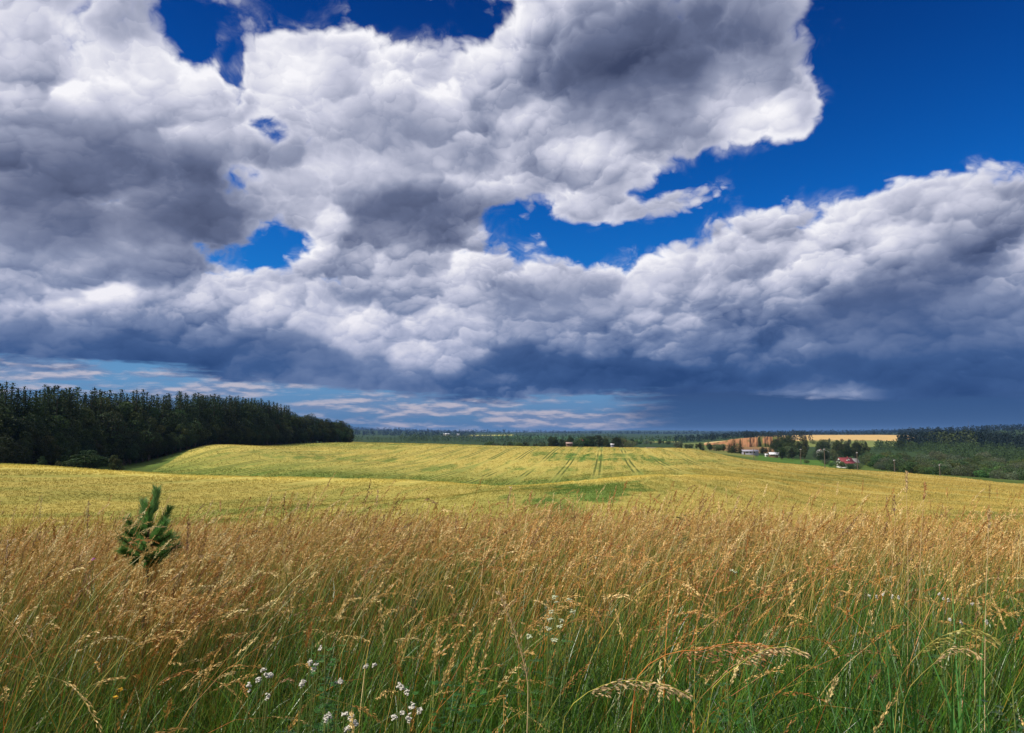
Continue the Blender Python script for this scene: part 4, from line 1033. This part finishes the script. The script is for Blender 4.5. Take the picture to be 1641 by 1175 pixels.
# leaves: long thin dry and green blades under the heads
for y0, y1, n, wd in ((0.5, 2.4, 44000, .0072), (2.4, 4.2, 78000, .0068), (4.2, 7.0, 60000, .0070), (7.0, 12.0, 30000, .010), (12.0, 26.0, 34000, .018)):
    x, y = field_points(n, y0, y1, q); ok = clear_of_pine(x, y); x, y = x[ok], y[ok]
    zn = zone(x, y); k = len(x)
    base = np.stack([x, y, ground(x, y)], 1)
    gr = q.uniform(size=k) < np.clip(.50 + .55 * zn, 0, .97)
    H = np.where(gr, q.uniform(.30, .84, k), q.uniform(.3, .80, k)) * (.88 + .40 * (zn - .2)) * np.clip(.66 + (y - .8) * .10, .66, 1)
    az = np.where(q.uniform(size=k) < .4, q.normal(.2, .9, k), q.uniform(-3.1, 3.1, k))
    pts, side = ribbon(base, az, np.clip(q.gamma(2.2, .42, k), .1, 2.6), H, None, 5, q, 1.4, q.normal(.24, .16, k)[:, None])
    gcol = np.array([[.045, .135, .010], [.075, .190, .014], [.145, .235, .020], [.014, .048, .008]])[q.integers(0, 4, k)]
    dcol = STEM[q.integers(0, 6, k)] * .8
    cc = np.where(gr[:, None], gcol, dcol) * q.uniform(.7, 1.2, (k, 1))
    w = wd * q.choice([.5, .8, 1.1, 1.7], k, p=(.30, .28, .24, .18)) * q.uniform(.8, 1.2, k) * np.where(gr, 1.0, .6)
    v, f = ribbon_mesh(pts, side, w, w * .12, .35); blades.add(v, f, np.repeat(cc, 12, 0))
stems.build('grass_stalks', M_GRASS, kind='stuff')
heads.build('grass_seed_heads', M_GRASS, kind='stuff')
blades.build('grass_leaves', M_GREEN, kind='stuff')
# ---------------------------------------------------------------- plants one can point at in the meadow
M_PINE = leaf_material('pine_needles', 0.30, 0.5, 0.3)
M_PINEBARK = plain('young_pine_bark', (0.13, 0.085, 0.05), 0.8, 0.3, 20)
M_PETAL = plain('white_petals', (0.56, 0.53, 0.45), 0.8, 0.08, 60)
M_UMBEL = plain('greenish_white_petals', (0.46, 0.50, 0.32), 0.8, 0.15, 60)
M_HERB = leaf_material('herb_leaves', 0.3, 0.45, 0.35)
M_STALK = plain('green_plant_stem', (0.16, 0.20, 0.05), 0.6, 0.2, 20)
M_YELLOW = plain('yellow_disc', (0.70, 0.42, 0.03), 0.7, 0.1, 60)
M_PURPLE = plain('purple_florets', (0.42, 0.10, 0.38), 0.7, 0.2, 60)
def at_height(px, py, dist):
    """world point seen at a photo pixel at a given ground distance"""
    a, e = ray(px, py)
    return np.array([math.sin(a) * dist, math.cos(a) * dist, EYE + dist * math.tan(e)])
def needles(axis_pts, q, n, length, ang=0.75, col=(0.075, 0.150, 0.040)):
    """needles all round a shoot, pointing forwards and out"""
    P = np.asarray(axis_pts); m = len(P)
    u = q.uniform(0.04, 1.0, n) * (m - 1); i = np.clip(u.astype(int), 0, m - 2); fr = (u - i)[:, None]
    b = P[i] * (1 - fr) + P[i + 1] * fr; t = P[i + 1] - P[i]; t /= np.linalg.norm(t, axis=1, keepdims=True)
    r_ = q.normal(size=(n, 3)); r_ -= (r_ * t).sum(1, keepdims=True) * t; r_ /= np.linalg.norm(r_, axis=1, keepdims=True)
    d = t * math.cos(ang) + r_ * math.sin(ang); d[:, 2] += .10
    L = length * q.uniform(.7, 1.15, n)
    s = np.cross(d, q.normal(size=(n, 3))); s /= np.linalg.norm(s, axis=1, keepdims=True)
    w = .0011
    v = np.stack([b - s * w, b + s * w, b + d * L[:, None] * .7 + s * w * .8, b + d * L[:, None]], 1).reshape(-1, 3)
    c = np.array(col) * q.uniform(.6, 1.35, (n, 1)) * (1 + q.normal(0, .1, (n, 3)))
    return v, np.arange(n * 4).reshape(n, 4), np.repeat(np.clip(c, .005, 1), 4, 0)
q = np.random.default_rng(77)
D0 = PINE_D
root = at_height(236, 905, D0); gz0 = float(ground(root[0], root[1]))
pine = thing('pine_sapling', 'young green pine sapling standing up out of the dry grass on the left', 'sapling', (root[0], root[1], gz0))
def loc(px, py, dd=0.0): return at_height(px, py, D0 + dd) - np.array([root[0], root[1], gz0])
tip = loc(251, 786)
st = [np.zeros(3), loc(234, 930), loc(234, 880), loc(238, 842), loc(244, 812), tip]
v, f = tube_mesh([(st, [.018, .016, .013, .010, .007, .003])], 8)
trunk = obj('trunk', mesh_from('trunk', v, f, mat=M_PINEBARK, smooth=True), pine)
SHOOTS = [([loc(240, 838), loc(247, 812), tip], 620, .060, 'leader'), ([loc(236, 862, .02), loc(228, 842, .05), loc(230, 806, .08)], 560, .062, 'leader'), ([loc(237, 860, -.05), loc(238, 838, -.08), loc(238, 810, -.1)], 520, .058, ''),
          ([loc(236, 868), loc(256, 846), loc(273, 814)], 520, .050, 'dark'), ([loc(235, 872, -.1), loc(252, 858, -.2), loc(266, 836, -.25)], 420, .05, ''), ([loc(234, 872), loc(216, 860), loc(204, 832)], 420, .05, 'dark')]
for k in range(20):                                           # whorls of side branches, wider lower down
    zr = (866, 876, 887, 898, 910)[min(4, k // 4)]; sx = q.uniform(-1, 1)
    wd_ = (42, 50, 54, 52, 46)[min(4, k // 4)]
    dy = q.uniform(-.28, .28)
    up_ = q.uniform(14, 30)
    SHOOTS.append(([loc(236, zr), loc(236 + sx * wd_ * .5, zr - up_ * .35, dy * .5), loc(236 + sx * wd_, zr - up_, dy)], 400, .052, ('', 'dark', '')[k % 3]))
for pts_, n, L, tone in SHOOTS:
    bv, bf = tube_mesh([(pts_, [.007, .005, .002])], 6)
    br = obj('branch', mesh_from('branch', bv, bf, mat=M_PINEBARK, smooth=True), pine)
    P_ = np.array(pts_); P_ = np.concatenate([P_[:1] * .6 + P_[1:2] * .4, P_[1:]])
    nv, nf, nc = needles(np.array([P_[0], P_[1], P_[2]]), q, int(n * 1.9), L * .85, .66 if tone == 'leader' else .80, (0.12, 0.25, 0.06) if tone == 'dark' else (0.20, 0.36, 0.12) if tone == 'leader' else (0.15, 0.32, 0.08))
    obj('needles', mesh_from('needles', nv, nf, col=nc, mat=M_PINE), br)

def floret_disc(c, rad, n, q, size=.006, dome=.25):
    """a flat cluster of tiny five-sided florets"""
    a = q.uniform(0, 6.28, n); rr = rad * np.sqrt(q.uniform(0, 1, n))
    p = np.stack([c[0] + np.cos(a) * rr, c[1] + np.sin(a) * rr, c[2] + dome * rad * (1 - (rr / rad) ** 2) + q.normal(0, .0015, n)], 1)
    V, F = [], []
    k = 5
    for i in range(n):
        s = size * q.uniform(.7, 1.3); th = q.uniform(0, 6.28) + np.arange(k) * 6.283 / k
        tilt = q.normal(0, .35, 2)
        ring = np.stack([np.cos(th) * s, np.sin(th) * s, (np.cos(th) * tilt[0] + np.sin(th) * tilt[1]) * s], 1) + p[i]
        o = len(V) * (k + 1)
        V.append(np.concatenate([ring, p[i][None] + [0, 0, s * .45]]))
        F += [[o + j, o + (j + 1) % k, o + k] for j in range(k)]
    return np.concatenate(V), np.array(F)
def feather_leaves(q, h, n, size, col):
    """narrow lobed leaves up a stem"""
    V, C_ = [], []
    for i in range(n):
        z = h * q.uniform(.05, .85); a = q.uniform(0, 6.28); L = size * q.uniform(.6, 1.2) * (1.15 - z / h * .6)
        d = np.array([math.cos(a), math.sin(a), q.uniform(.1, .7)]); d /= np.linalg.norm(d); s = np.array([-math.sin(a), math.cos(a), q.uniform(-.3, .3)])
        b = np.array([0, 0, z])
        for j in range(6):                                    # pairs of leaflets along the midrib
            t = .2 + .8 * j / 5; c = b + d * L * t - np.array([0, 0, .35 * L * t * t]); w = L * .34 * (1 - .75 * t + .1)
            for sg in (-1, 1):
                e = c + s * sg * w + d * w * .7
                V.append([c - d * L * .03, c + d * L * .07, e, c + s * sg * w * .5 + d * w * .1]); C_.append(np.array(col) * q.uniform(.6, 1.4))
    V = np.array(V).reshape(-1, 3); C_ = np.repeat(np.array(C_), 4, 0)
    return V, np.arange(len(V)).reshape(-1, 4), C_
def umbel_plant(name, label, cat, heads_px, dist, mat, rad, group, q, size=.006, leafcol=(.05, .12, .025), nfl=46):
    """stems rising from one root to flat white heads seen at the given photo places"""
    hp = [at_height(px, py, dist + dd) for px, py, dd in heads_px]
    rx, ry = np.mean([p[0] for p in hp]) - .05, np.mean([p[1] for p in hp]) + .02
    g = float(ground(rx, ry)); t = thing(name, label, cat, (rx, ry, g), 0, group); o = np.array([rx, ry, g])
    paths = []
    for p in hp:
        e = p - o; m = np.array([e[0] * .35, e[1] * .35, e[2] * .55]); paths.append(([np.array([0, 0, 0.0]), m, e], [.003, .0024, .0014]))
    v, f = tube_mesh(paths, 5); obj('stem', mesh_from('stem', v, f, mat=M_STALK, smooth=True), t)
    for p in hp:
        e = p - o; V, F, o_ = [], [], 0
        R_ = rad * q.uniform(.8, 1.2)
        for k in range(7):                                    # a head is several little clusters on rays
            a = k * 1.047 if k else 0; rr = R_ * .62 if k else 0
            c = e + np.array([math.cos(a) * rr, math.sin(a) * rr, .004 * q.normal()])
            v, f = floret_disc(c, R_ * .36, nfl // 7 + 2, q, size); V.append(v); F.append(f + o_); o_ += len(v)
        obj('flower_head', mesh_from('flower_head', np.concatenate(V), None, np.concatenate(F), mat=mat), t)
    v, f, c = feather_leaves(q, max(.2, np.mean([p[2] for p in hp]) - g), 16, .10, leafcol)
    obj('leaves', mesh_from('leaves', v, f, col=c, mat=M_HERB), t)
    return t
YG = 'white yarrow in the lower left of the meadow'
for heads_px, dist, lab in (([(422, 1074, 0), (428, 1082, .03), (414, 1090, -.03), (434, 1080, .06)], 2.25, 'yarrow with the largest clump of white heads, lower left of the meadow'), ([(399, 1100, 0), (429, 1118, .05)], 2.2, 'yarrow with two separate flat white heads just below the largest clump'),
                            ([(486, 1093, 0), (483, 1099, .04)], 2.2, 'yarrow with two tiny white heads left of the tall leafy herb'), ([(497, 1062, 0), (506, 1066, .05), (503, 1072, 0), (513, 1040, .1)], 2.45, 'yarrow with white heads right against the tall leafy herb'),
                            ([(546, 1092, 0), (541, 1094, .05)], 2.3, 'small yarrow with a pair of white heads right of the tall leafy herb'), ([(644, 1102, 0), (652, 1110, .04), (640, 1098, .08)], 2.2, 'yarrow with a bright white clump among reddish stalks, lower middle'),
                            ([(552, 1146, 0), (562, 1152, .05), (570, 1158, 0), (556, 1168, .02)], 2.0, 'yarrow with white heads at the very bottom, below the tall leafy herb'), ([(632, 1148, 0), (645, 1143, .06), (655, 1152, 0), (660, 1132, .05), (672, 1140, .02)], 2.05, 'yarrow with loose white heads at the bottom, right of centre of the flower patch'),
                            ([(522, 1152, 0), (528, 1148, .03)], 2.05, 'yarrow with two little white heads at the foot of the tall leafy herb'), ([(600, 1066, 0), (586, 1068, .05)], 2.5, 'yarrow with a thin white streak of a head above the others')):
    umbel_plant('yarrow', lab, 'flower', heads_px, dist, M_PETAL, .0078, YG, q, .0028, nfl=34)
UG = 'greenish umbellifers in the middle of the meadow'
for heads_px, dist, lab in (([(883, 980, 0), (889, 956, .1), (893, 966, .1)], 3.3, 'pale umbel plant with the topmost greenish white heads of its patch'), ([(880, 992, 0), (900, 996, .05)], 3.1, 'pale umbel plant with the broadest greenish white head in mid-meadow'), ([(912, 962, 0), (918, 980, .05)], 3.3, 'pale umbel plant at the right side of the greenish white patch'),
                            ([(879, 1008, 0), (897, 1004, 0)], 3.0, 'pale umbel plant with the lowest double head of the greenish white patch'), ([(888, 1026, 0), (848, 1020, .05)], 2.9, 'pale umbel plant below the patch, nearest the viewer'), ([(1178, 918, 0), (1172, 914, .05)], 4.4, 'small white umbel far right of the greenish white patch')):
    umbel_plant('umbel_plant', lab, 'flower', heads_px, dist, M_UMBEL, .014, UG, q, .0028, nfl=44)
umbel_plant('small_white_flowers', 'loose drift of tiny white flowers in the grass on the right, left half', 'flower', [(1393, 955, 0), (1405, 957, .1), (1415, 953, .2), (1430, 956, 0), (1440, 958, .1)], 3.7, M_PETAL, .005, 'tiny white flowers on the right', q, .0028, nfl=28)
umbel_plant('small_white_flowers', 'loose drift of tiny white flowers in the grass on the right, right half', 'flower', [(1505, 952, 0), (1512, 960, .1), (1520, 962, .1), (1558, 968, 0)], 3.7, M_PETAL, .005, 'tiny white flowers on the right', q, .0028, nfl=28)
umbel_plant('small_white_flowers', 'lowest sprinkle of tiny white flowers on the right, above the broad green blades', 'flower', [(1522, 993, 0), (1540, 998, .1), (1581, 997, .05)], 3.1, M_PETAL, .0045, 'tiny white flowers on the right', q, .0028, nfl=28)
# two daisies, a thistle head
for px, py, lab in ((194, 1105, 'upper of two little daisies low on the left'), (186, 1118, 'lower of two little daisies low on the left')):
    p = at_height(px, py, 2.25); g = float(ground(p[0], p[1])); t = thing('daisy', lab, 'flower', (p[0], p[1], g), 0, 'daisies'); h = p[2] - g
    v, f = tube_mesh([([[.03, 0, 0], [.01, 0, h * .6], [0, 0, h]], [.0018, .0015, .001])], 5); obj('stem', mesh_from('stem', v, f, mat=M_STALK), t)
    V = []
    for k in range(15):
        a = k * .4189; d = np.array([math.cos(a), math.sin(a) * .8, math.sin(a) * -.4]); s = np.array([-math.sin(a), math.cos(a) * .8, -.4 * math.cos(a)])
        V.append([np.array([0, 0, h]) + d * .004, np.array([0, 0, h]) + d * .013 + s * .0022, np.array([0, 0, h]) + d * .019, np.array([0, 0, h]) + d * .013 - s * .0022])
    obj('petals', mesh_from('petals', np.array(V).reshape(-1, 3), np.arange(60).reshape(-1, 4), mat=M_PETAL), t)
    v, f = floret_disc(np.array([0, -.002, h]), .006, 24, q, .002, .5); obj('disc', mesh_from('disc', v, None, f, mat=M_YELLOW), t)
p = at_height(150, 898, 4.6); g = float(ground(p[0], p[1])); h = p[2] - g
t = thing('thistle', 'single purple flower head in the dry grass left of the pine sapling', 'flower', (p[0], p[1], g))
v, f = tube_mesh([([[-.04, 0, 0], [-.01, 0, h * .6], [0, 0, h]], [.003, .0025, .002])], 5); obj('stem', mesh_from('stem', v, f, mat=M_STALK), t)
v, f = floret_disc(np.array([0, 0, h]), .011, 50, q, .004, .9); obj('flower_head', mesh_from('flower_head', v, None, f, mat=M_PURPLE), t)
# leafy herbs
def herb(label, px, py, dist, n, size, col, width=.16):
    p = at_height(px, py, dist); g = float(ground(p[0], p[1])); h = p[2] - g
    t = thing('leafy_herb', label, 'herb', (p[0], p[1], g))
    v, f = tube_mesh([([[0, 0, 0], [.01, 0, h * .5], [0, 0, h]], [.005, .004, .0015])] + [([[0, 0, h * a], [math.cos(b) * width * .5, math.sin(b) * width * .5, h * a + width * .9]], [.003, .001]) for a, b in zip(np.linspace(.2, .7, 7), q.uniform(0, 6.28, 7))], 6)
    obj('stem', mesh_from('stem', v, f, mat=M_STALK, smooth=True), t)
    v, f, c = feather_leaves(q, h * 1.12, n, size, col); v[:, :2] += q.normal(0, width * .2, (len(v) // 24 + 1, 2)).repeat(24, 0)[:len(v)]
    obj('leaves', mesh_from('leaves', v, f, col=c, mat=M_HERB), t)
herb('tall bright leafy herb with divided leaves among the white yarrow', 521, 1016, 2.35, 200, .055, (.040, .125, .020), .10)
herb('wide low patch of dark feathery herb leaves at the bottom middle', 745, 1070, 2.3, 260, .065, (.035, .125, .018), .24)
herb('dark leafy herb between the drooping seed heads at the bottom right of centre', 1165, 1080, 2.3, 260, .06, (.030, .105, .018), .24)
herb('pale grey-green leafy herb at the bottom right corner', 1622, 1100, 2.25, 120, .06, (.060, .105, .045), .12)
herb('bluish green weed at the edge of the meadow right of centre', 1090, 822, 9.0, 80, .14, (.040, .080, .030), .22)
# broad green blades
def tuft(label, px, py, dist, n, L, w, col, spread, seed):
    q = np.random.default_rng(seed)
    a, _ = ray(px, py); x, y = math.sin(a) * dist, math.cos(a) * dist; g = float(ground(x, y))
    b = np.stack([q.normal(0, spread, n), q.normal(0, spread * .7, n), np.full(n, -.02)], 1)
    pts, side = ribbon(b, q.uniform(-3.14, 3.14, n), np.clip(q.gamma(3, .30, n), .1, 2.2), L * q.uniform(.55, 1.1, n), None, 9, q, 2.0, q.normal(.22, .12, n)[:, None])
    az_ = q.uniform(-.6, .6, n); side = np.stack([np.cos(az_), np.sin(az_), np.zeros(n)], 1)
    v, f = ribbon_mesh(pts, side, np.full(n, w) * q.uniform(.6, 1.2, n), np.full(n, w * .08), .25)
    c = np.repeat(np.array(col) * q.uniform(.6, 1.35, (n, 1)), 20, 0)
    t = obj('grass_tuft', mesh_from('grass_tuft', v, f, col=c, mat=M_GREEN), None, label, 'grass tuft'); t.location = (x, y, g)
tuft('lush tuft of broad dark green blades at the bottom right', 1400, 1150, 2.55, 110, 1.08, .013, (.050, .165, .022), .13, 1)
tuft('lush tuft of long upright green blades right beside the broad tuft at the bottom right', 1505, 1150, 2.75, 120, 1.22, .013, (.055, .180, .026), .13, 2)
tuft('tuft of arching blue-green blades nearest the right bottom corner', 1610, 1150, 2.45, 60, 1.02, .012, (.045, .115, .035), .10, 3)
tuft('dark green low grass tuft left of the lush broad tufts', 1275, 1150, 2.4, 90, .86, .011, (.026, .090, .018), .14, 4)
# single stalks that stand out
def stalk(label, path_px, dist, kind, hl, col, stem, n=1, w=.004, count=90, spread=.02, sz=.016):
    """one seed stalk drawn along photo points, head over its last hl metres"""
    q = np.random.default_rng(int(path_px[0][0]))
    P = np.array([at_height(a, b, dist + (c if c else 0)) for a, b, c in path_px])
    g = np.array([P[0][0] - .05, P[0][1] + .03, float(ground(P[0][0], P[0][1]))])
    P = np.concatenate([g[None], P]); o = P[0].copy()
    t = thing('seed_stalk', label, 'grass stalk', tuple(o)); P = P - o
    s = np.concatenate([[0], np.cumsum(np.linalg.norm(np.diff(P, axis=0), axis=1))]); u = np.linspace(0, s[-1], 30)
    X = np.stack([pchip(s, P[:, k], u) for k in range(3)], 1)
    v, f = tube_mesh([(X, np.linspace(w * .5, w * .16, 30))], 5); obj('stem', mesh_from('stem', v, f, mat=plain('seed_stalk_stem', stem, .6, .15, 30)), t)
    hu = s[-1] - hl + hl * np.linspace(0, 1, count) + q.uniform(-.01, .01, count)
    B = np.stack([pchip(s, P[:, k], hu) for k in range(3)], 1); T = np.stack([pchip(s, P[:, k], hu + .01) for k in range(3)], 1) - B
    T /= np.linalg.norm(T, axis=1, keepdims=True) + 1e-6; r_ = q.normal(size=(count, 3))
    env = np.sin(np.pi * np.linspace(.08, .97, count)) ** .6
    off = (r_ * .5 + (np.array([.3, 0, -.9]) if kind else 0)) * (spread * env * q.uniform(.1, 1, count))[:, None]
    d = T + r_ * .28 + (np.array([.2, 0, -.4]) if kind else 0); d /= np.linalg.norm(d, axis=1, keepdims=True)
    v, f = spikelets(B + off, d, sz * q.uniform(.7, 1.3, count), sz * .32 * np.ones(count), q)
    c = np.repeat(np.array(col) * q.uniform(.7, 1.25, (count, 1)), 4, 0)
    obj('seed_head', mesh_from('seed_head', v, f, col=c, mat=M_GRASS), t)
PALE, RUST, OLIVE, DARK = (.66, .47, .24), (.52, .24, .10), (.38, .34, .09), (.30, .17, .09)
G, Rr, Yl = (.34, .30, .07), (.55, .19, .04), (.45, .40, .07)
stalk('rust-orange drooping plume on an orange stem, lower right of centre', [(1020, 1090, 0), (1085, 1044, 0), (1120, 1042, 0), (1180, 1030, 0), (1238, 1036, 0)], 2.1, 1, .24, RUST, Rr, w=.005, count=260, spread=.05, sz=.012)
stalk('pale drooping plume right of the rust-orange one', [(1140, 1110, 0), (1185, 1065, 0), (1235, 1038, 0), (1262, 1036, 0), (1292, 1048, 0)], 2.0, 1, .17, PALE, Yl, count=150, spread=.018, sz=.011)
stalk('large pale seed head bowing to the right, bottom centre', [(905, 1150, 0), (945, 1108, 0), (1010, 1090, 0), (1060, 1096, 0), (1104, 1113, 0)], 1.95, 1, .26, PALE, Yl, count=200, spread=.022, sz=.0125)
stalk('green-gold seed head arching over the broad green blades', [(1440, 1100, 0), (1480, 1040, 0), (1525, 1013, 0), (1560, 1008, 0), (1600, 1026, 0)], 2.2, 1, .20, OLIVE, G, count=190, spread=.018, sz=.0125)
stalk('smaller golden seed head under the arching green-gold one', [(1450, 1120, 0), (1500, 1060, 0), (1530, 1036, 0), (1552, 1040, 0), (1574, 1056, 0)], 2.2, 1, .13, PALE, G, count=90, spread=.012, sz=.011)
stalk('tan seed head on a stout pale stalk left of the greenish white flowers', [(846, 1100, 0), (836, 1050, 0), (822, 1005, 0), (808, 970, 0), (800, 950, 0)], 2.5, 0, .30, PALE, PALE, w=.006, count=120, spread=.014, sz=.014)
stalk('straight pale stalk with a narrow head standing alone before the right-hand crop', [(1455, 900, 0), (1454, 850, 0), (1453, 800, 0), (1453, 757, 0)], 4.2, 0, .10, PALE, PALE, count=60, spread=.006)
stalk('leaning reddish stalk right of the straight pale one, before the right-hand crop', [(1475, 890, 0), (1478, 830, 0), (1483, 775, 0)], 4.6, 0, .09, RUST, PALE, count=50, spread=.006)
stalk('upright narrow brown head rising over the grass at the far right', [(1580, 950, 0), (1583, 880, 0), (1585, 818, 0)], 3.6, 0, .09, PALE, PALE, w=.005, count=60, spread=.006)
stalk('dark thin crooked head left of the straight pale stalk', [(1430, 900, 0), (1434, 840, 0), (1433, 795, 0)], 4.6, 0, .11, DARK, PALE, count=40, spread=.006)
stalk('tall pale feathery stalk leaning right, above the meadow right of centre', [(1150, 900, 0), (1168, 840, 0), (1185, 795, 0)], 4.4, 0, .12, PALE, PALE, count=50, spread=.006)
stalk('dark upright stalk between the pine sapling and the left edge', [(138, 900, 0), (140, 850, 0), (142, 806, 0)], 4.4, 0, .14, DARK, DARK, count=46, spread=.006)
stalk('thick dark brown seed head just right of the pine sapling', [(298, 920, 0), (300, 880, 0), (302, 834, 0)], 4.2, 0, .16, DARK, DARK, w=.005, count=90, spread=.008)
stalk('knot of curled dark heads on the skyline of the meadow left of centre', [(670, 900, 0), (674, 830, 0), (684, 798, 0), (700, 806, 0)], 4.6, 1, .10, DARK, DARK, count=80, spread=.02, sz=.012)
stalk('lone pale stalk left of centre leaning over the crop', [(590, 880, 0), (600, 830, 0), (606, 786, 0)], 4.6, 0, .10, PALE, PALE, count=46, spread=.006)
stalk('pale stalk leaning right on the meadow skyline in the middle', [(795, 880, 0), (808, 830, 0), (819, 782, 0)], 4.8, 0, .11, PALE, PALE, count=46, spread=.006)
# ---------------------------------------------------------------- air
hv, hf = box(0, 4000, float(ZG.min()) - 1.0 if ZG.min() > -400 else -400, 26000, 24000, 105)
hm, n = material('haze')
vol = n.node('ShaderNodeVolumePrincipled'); vol.inputs['Color'].default_value = (0.24, 0.46, 0.90, 1); vol.inputs['Density'].default_value = 4.5e-5; vol.inputs['Anisotropy'].default_value = 0.1
ho = n.node('ShaderNodeOutputMaterial'); n.l.new(vol.outputs[0], ho.inputs['Volume'])
obj('haze', mesh_from('haze', hv, hf, mat=hm), kind='stuff')
print('ground z', ZG.min(), ZG.max())
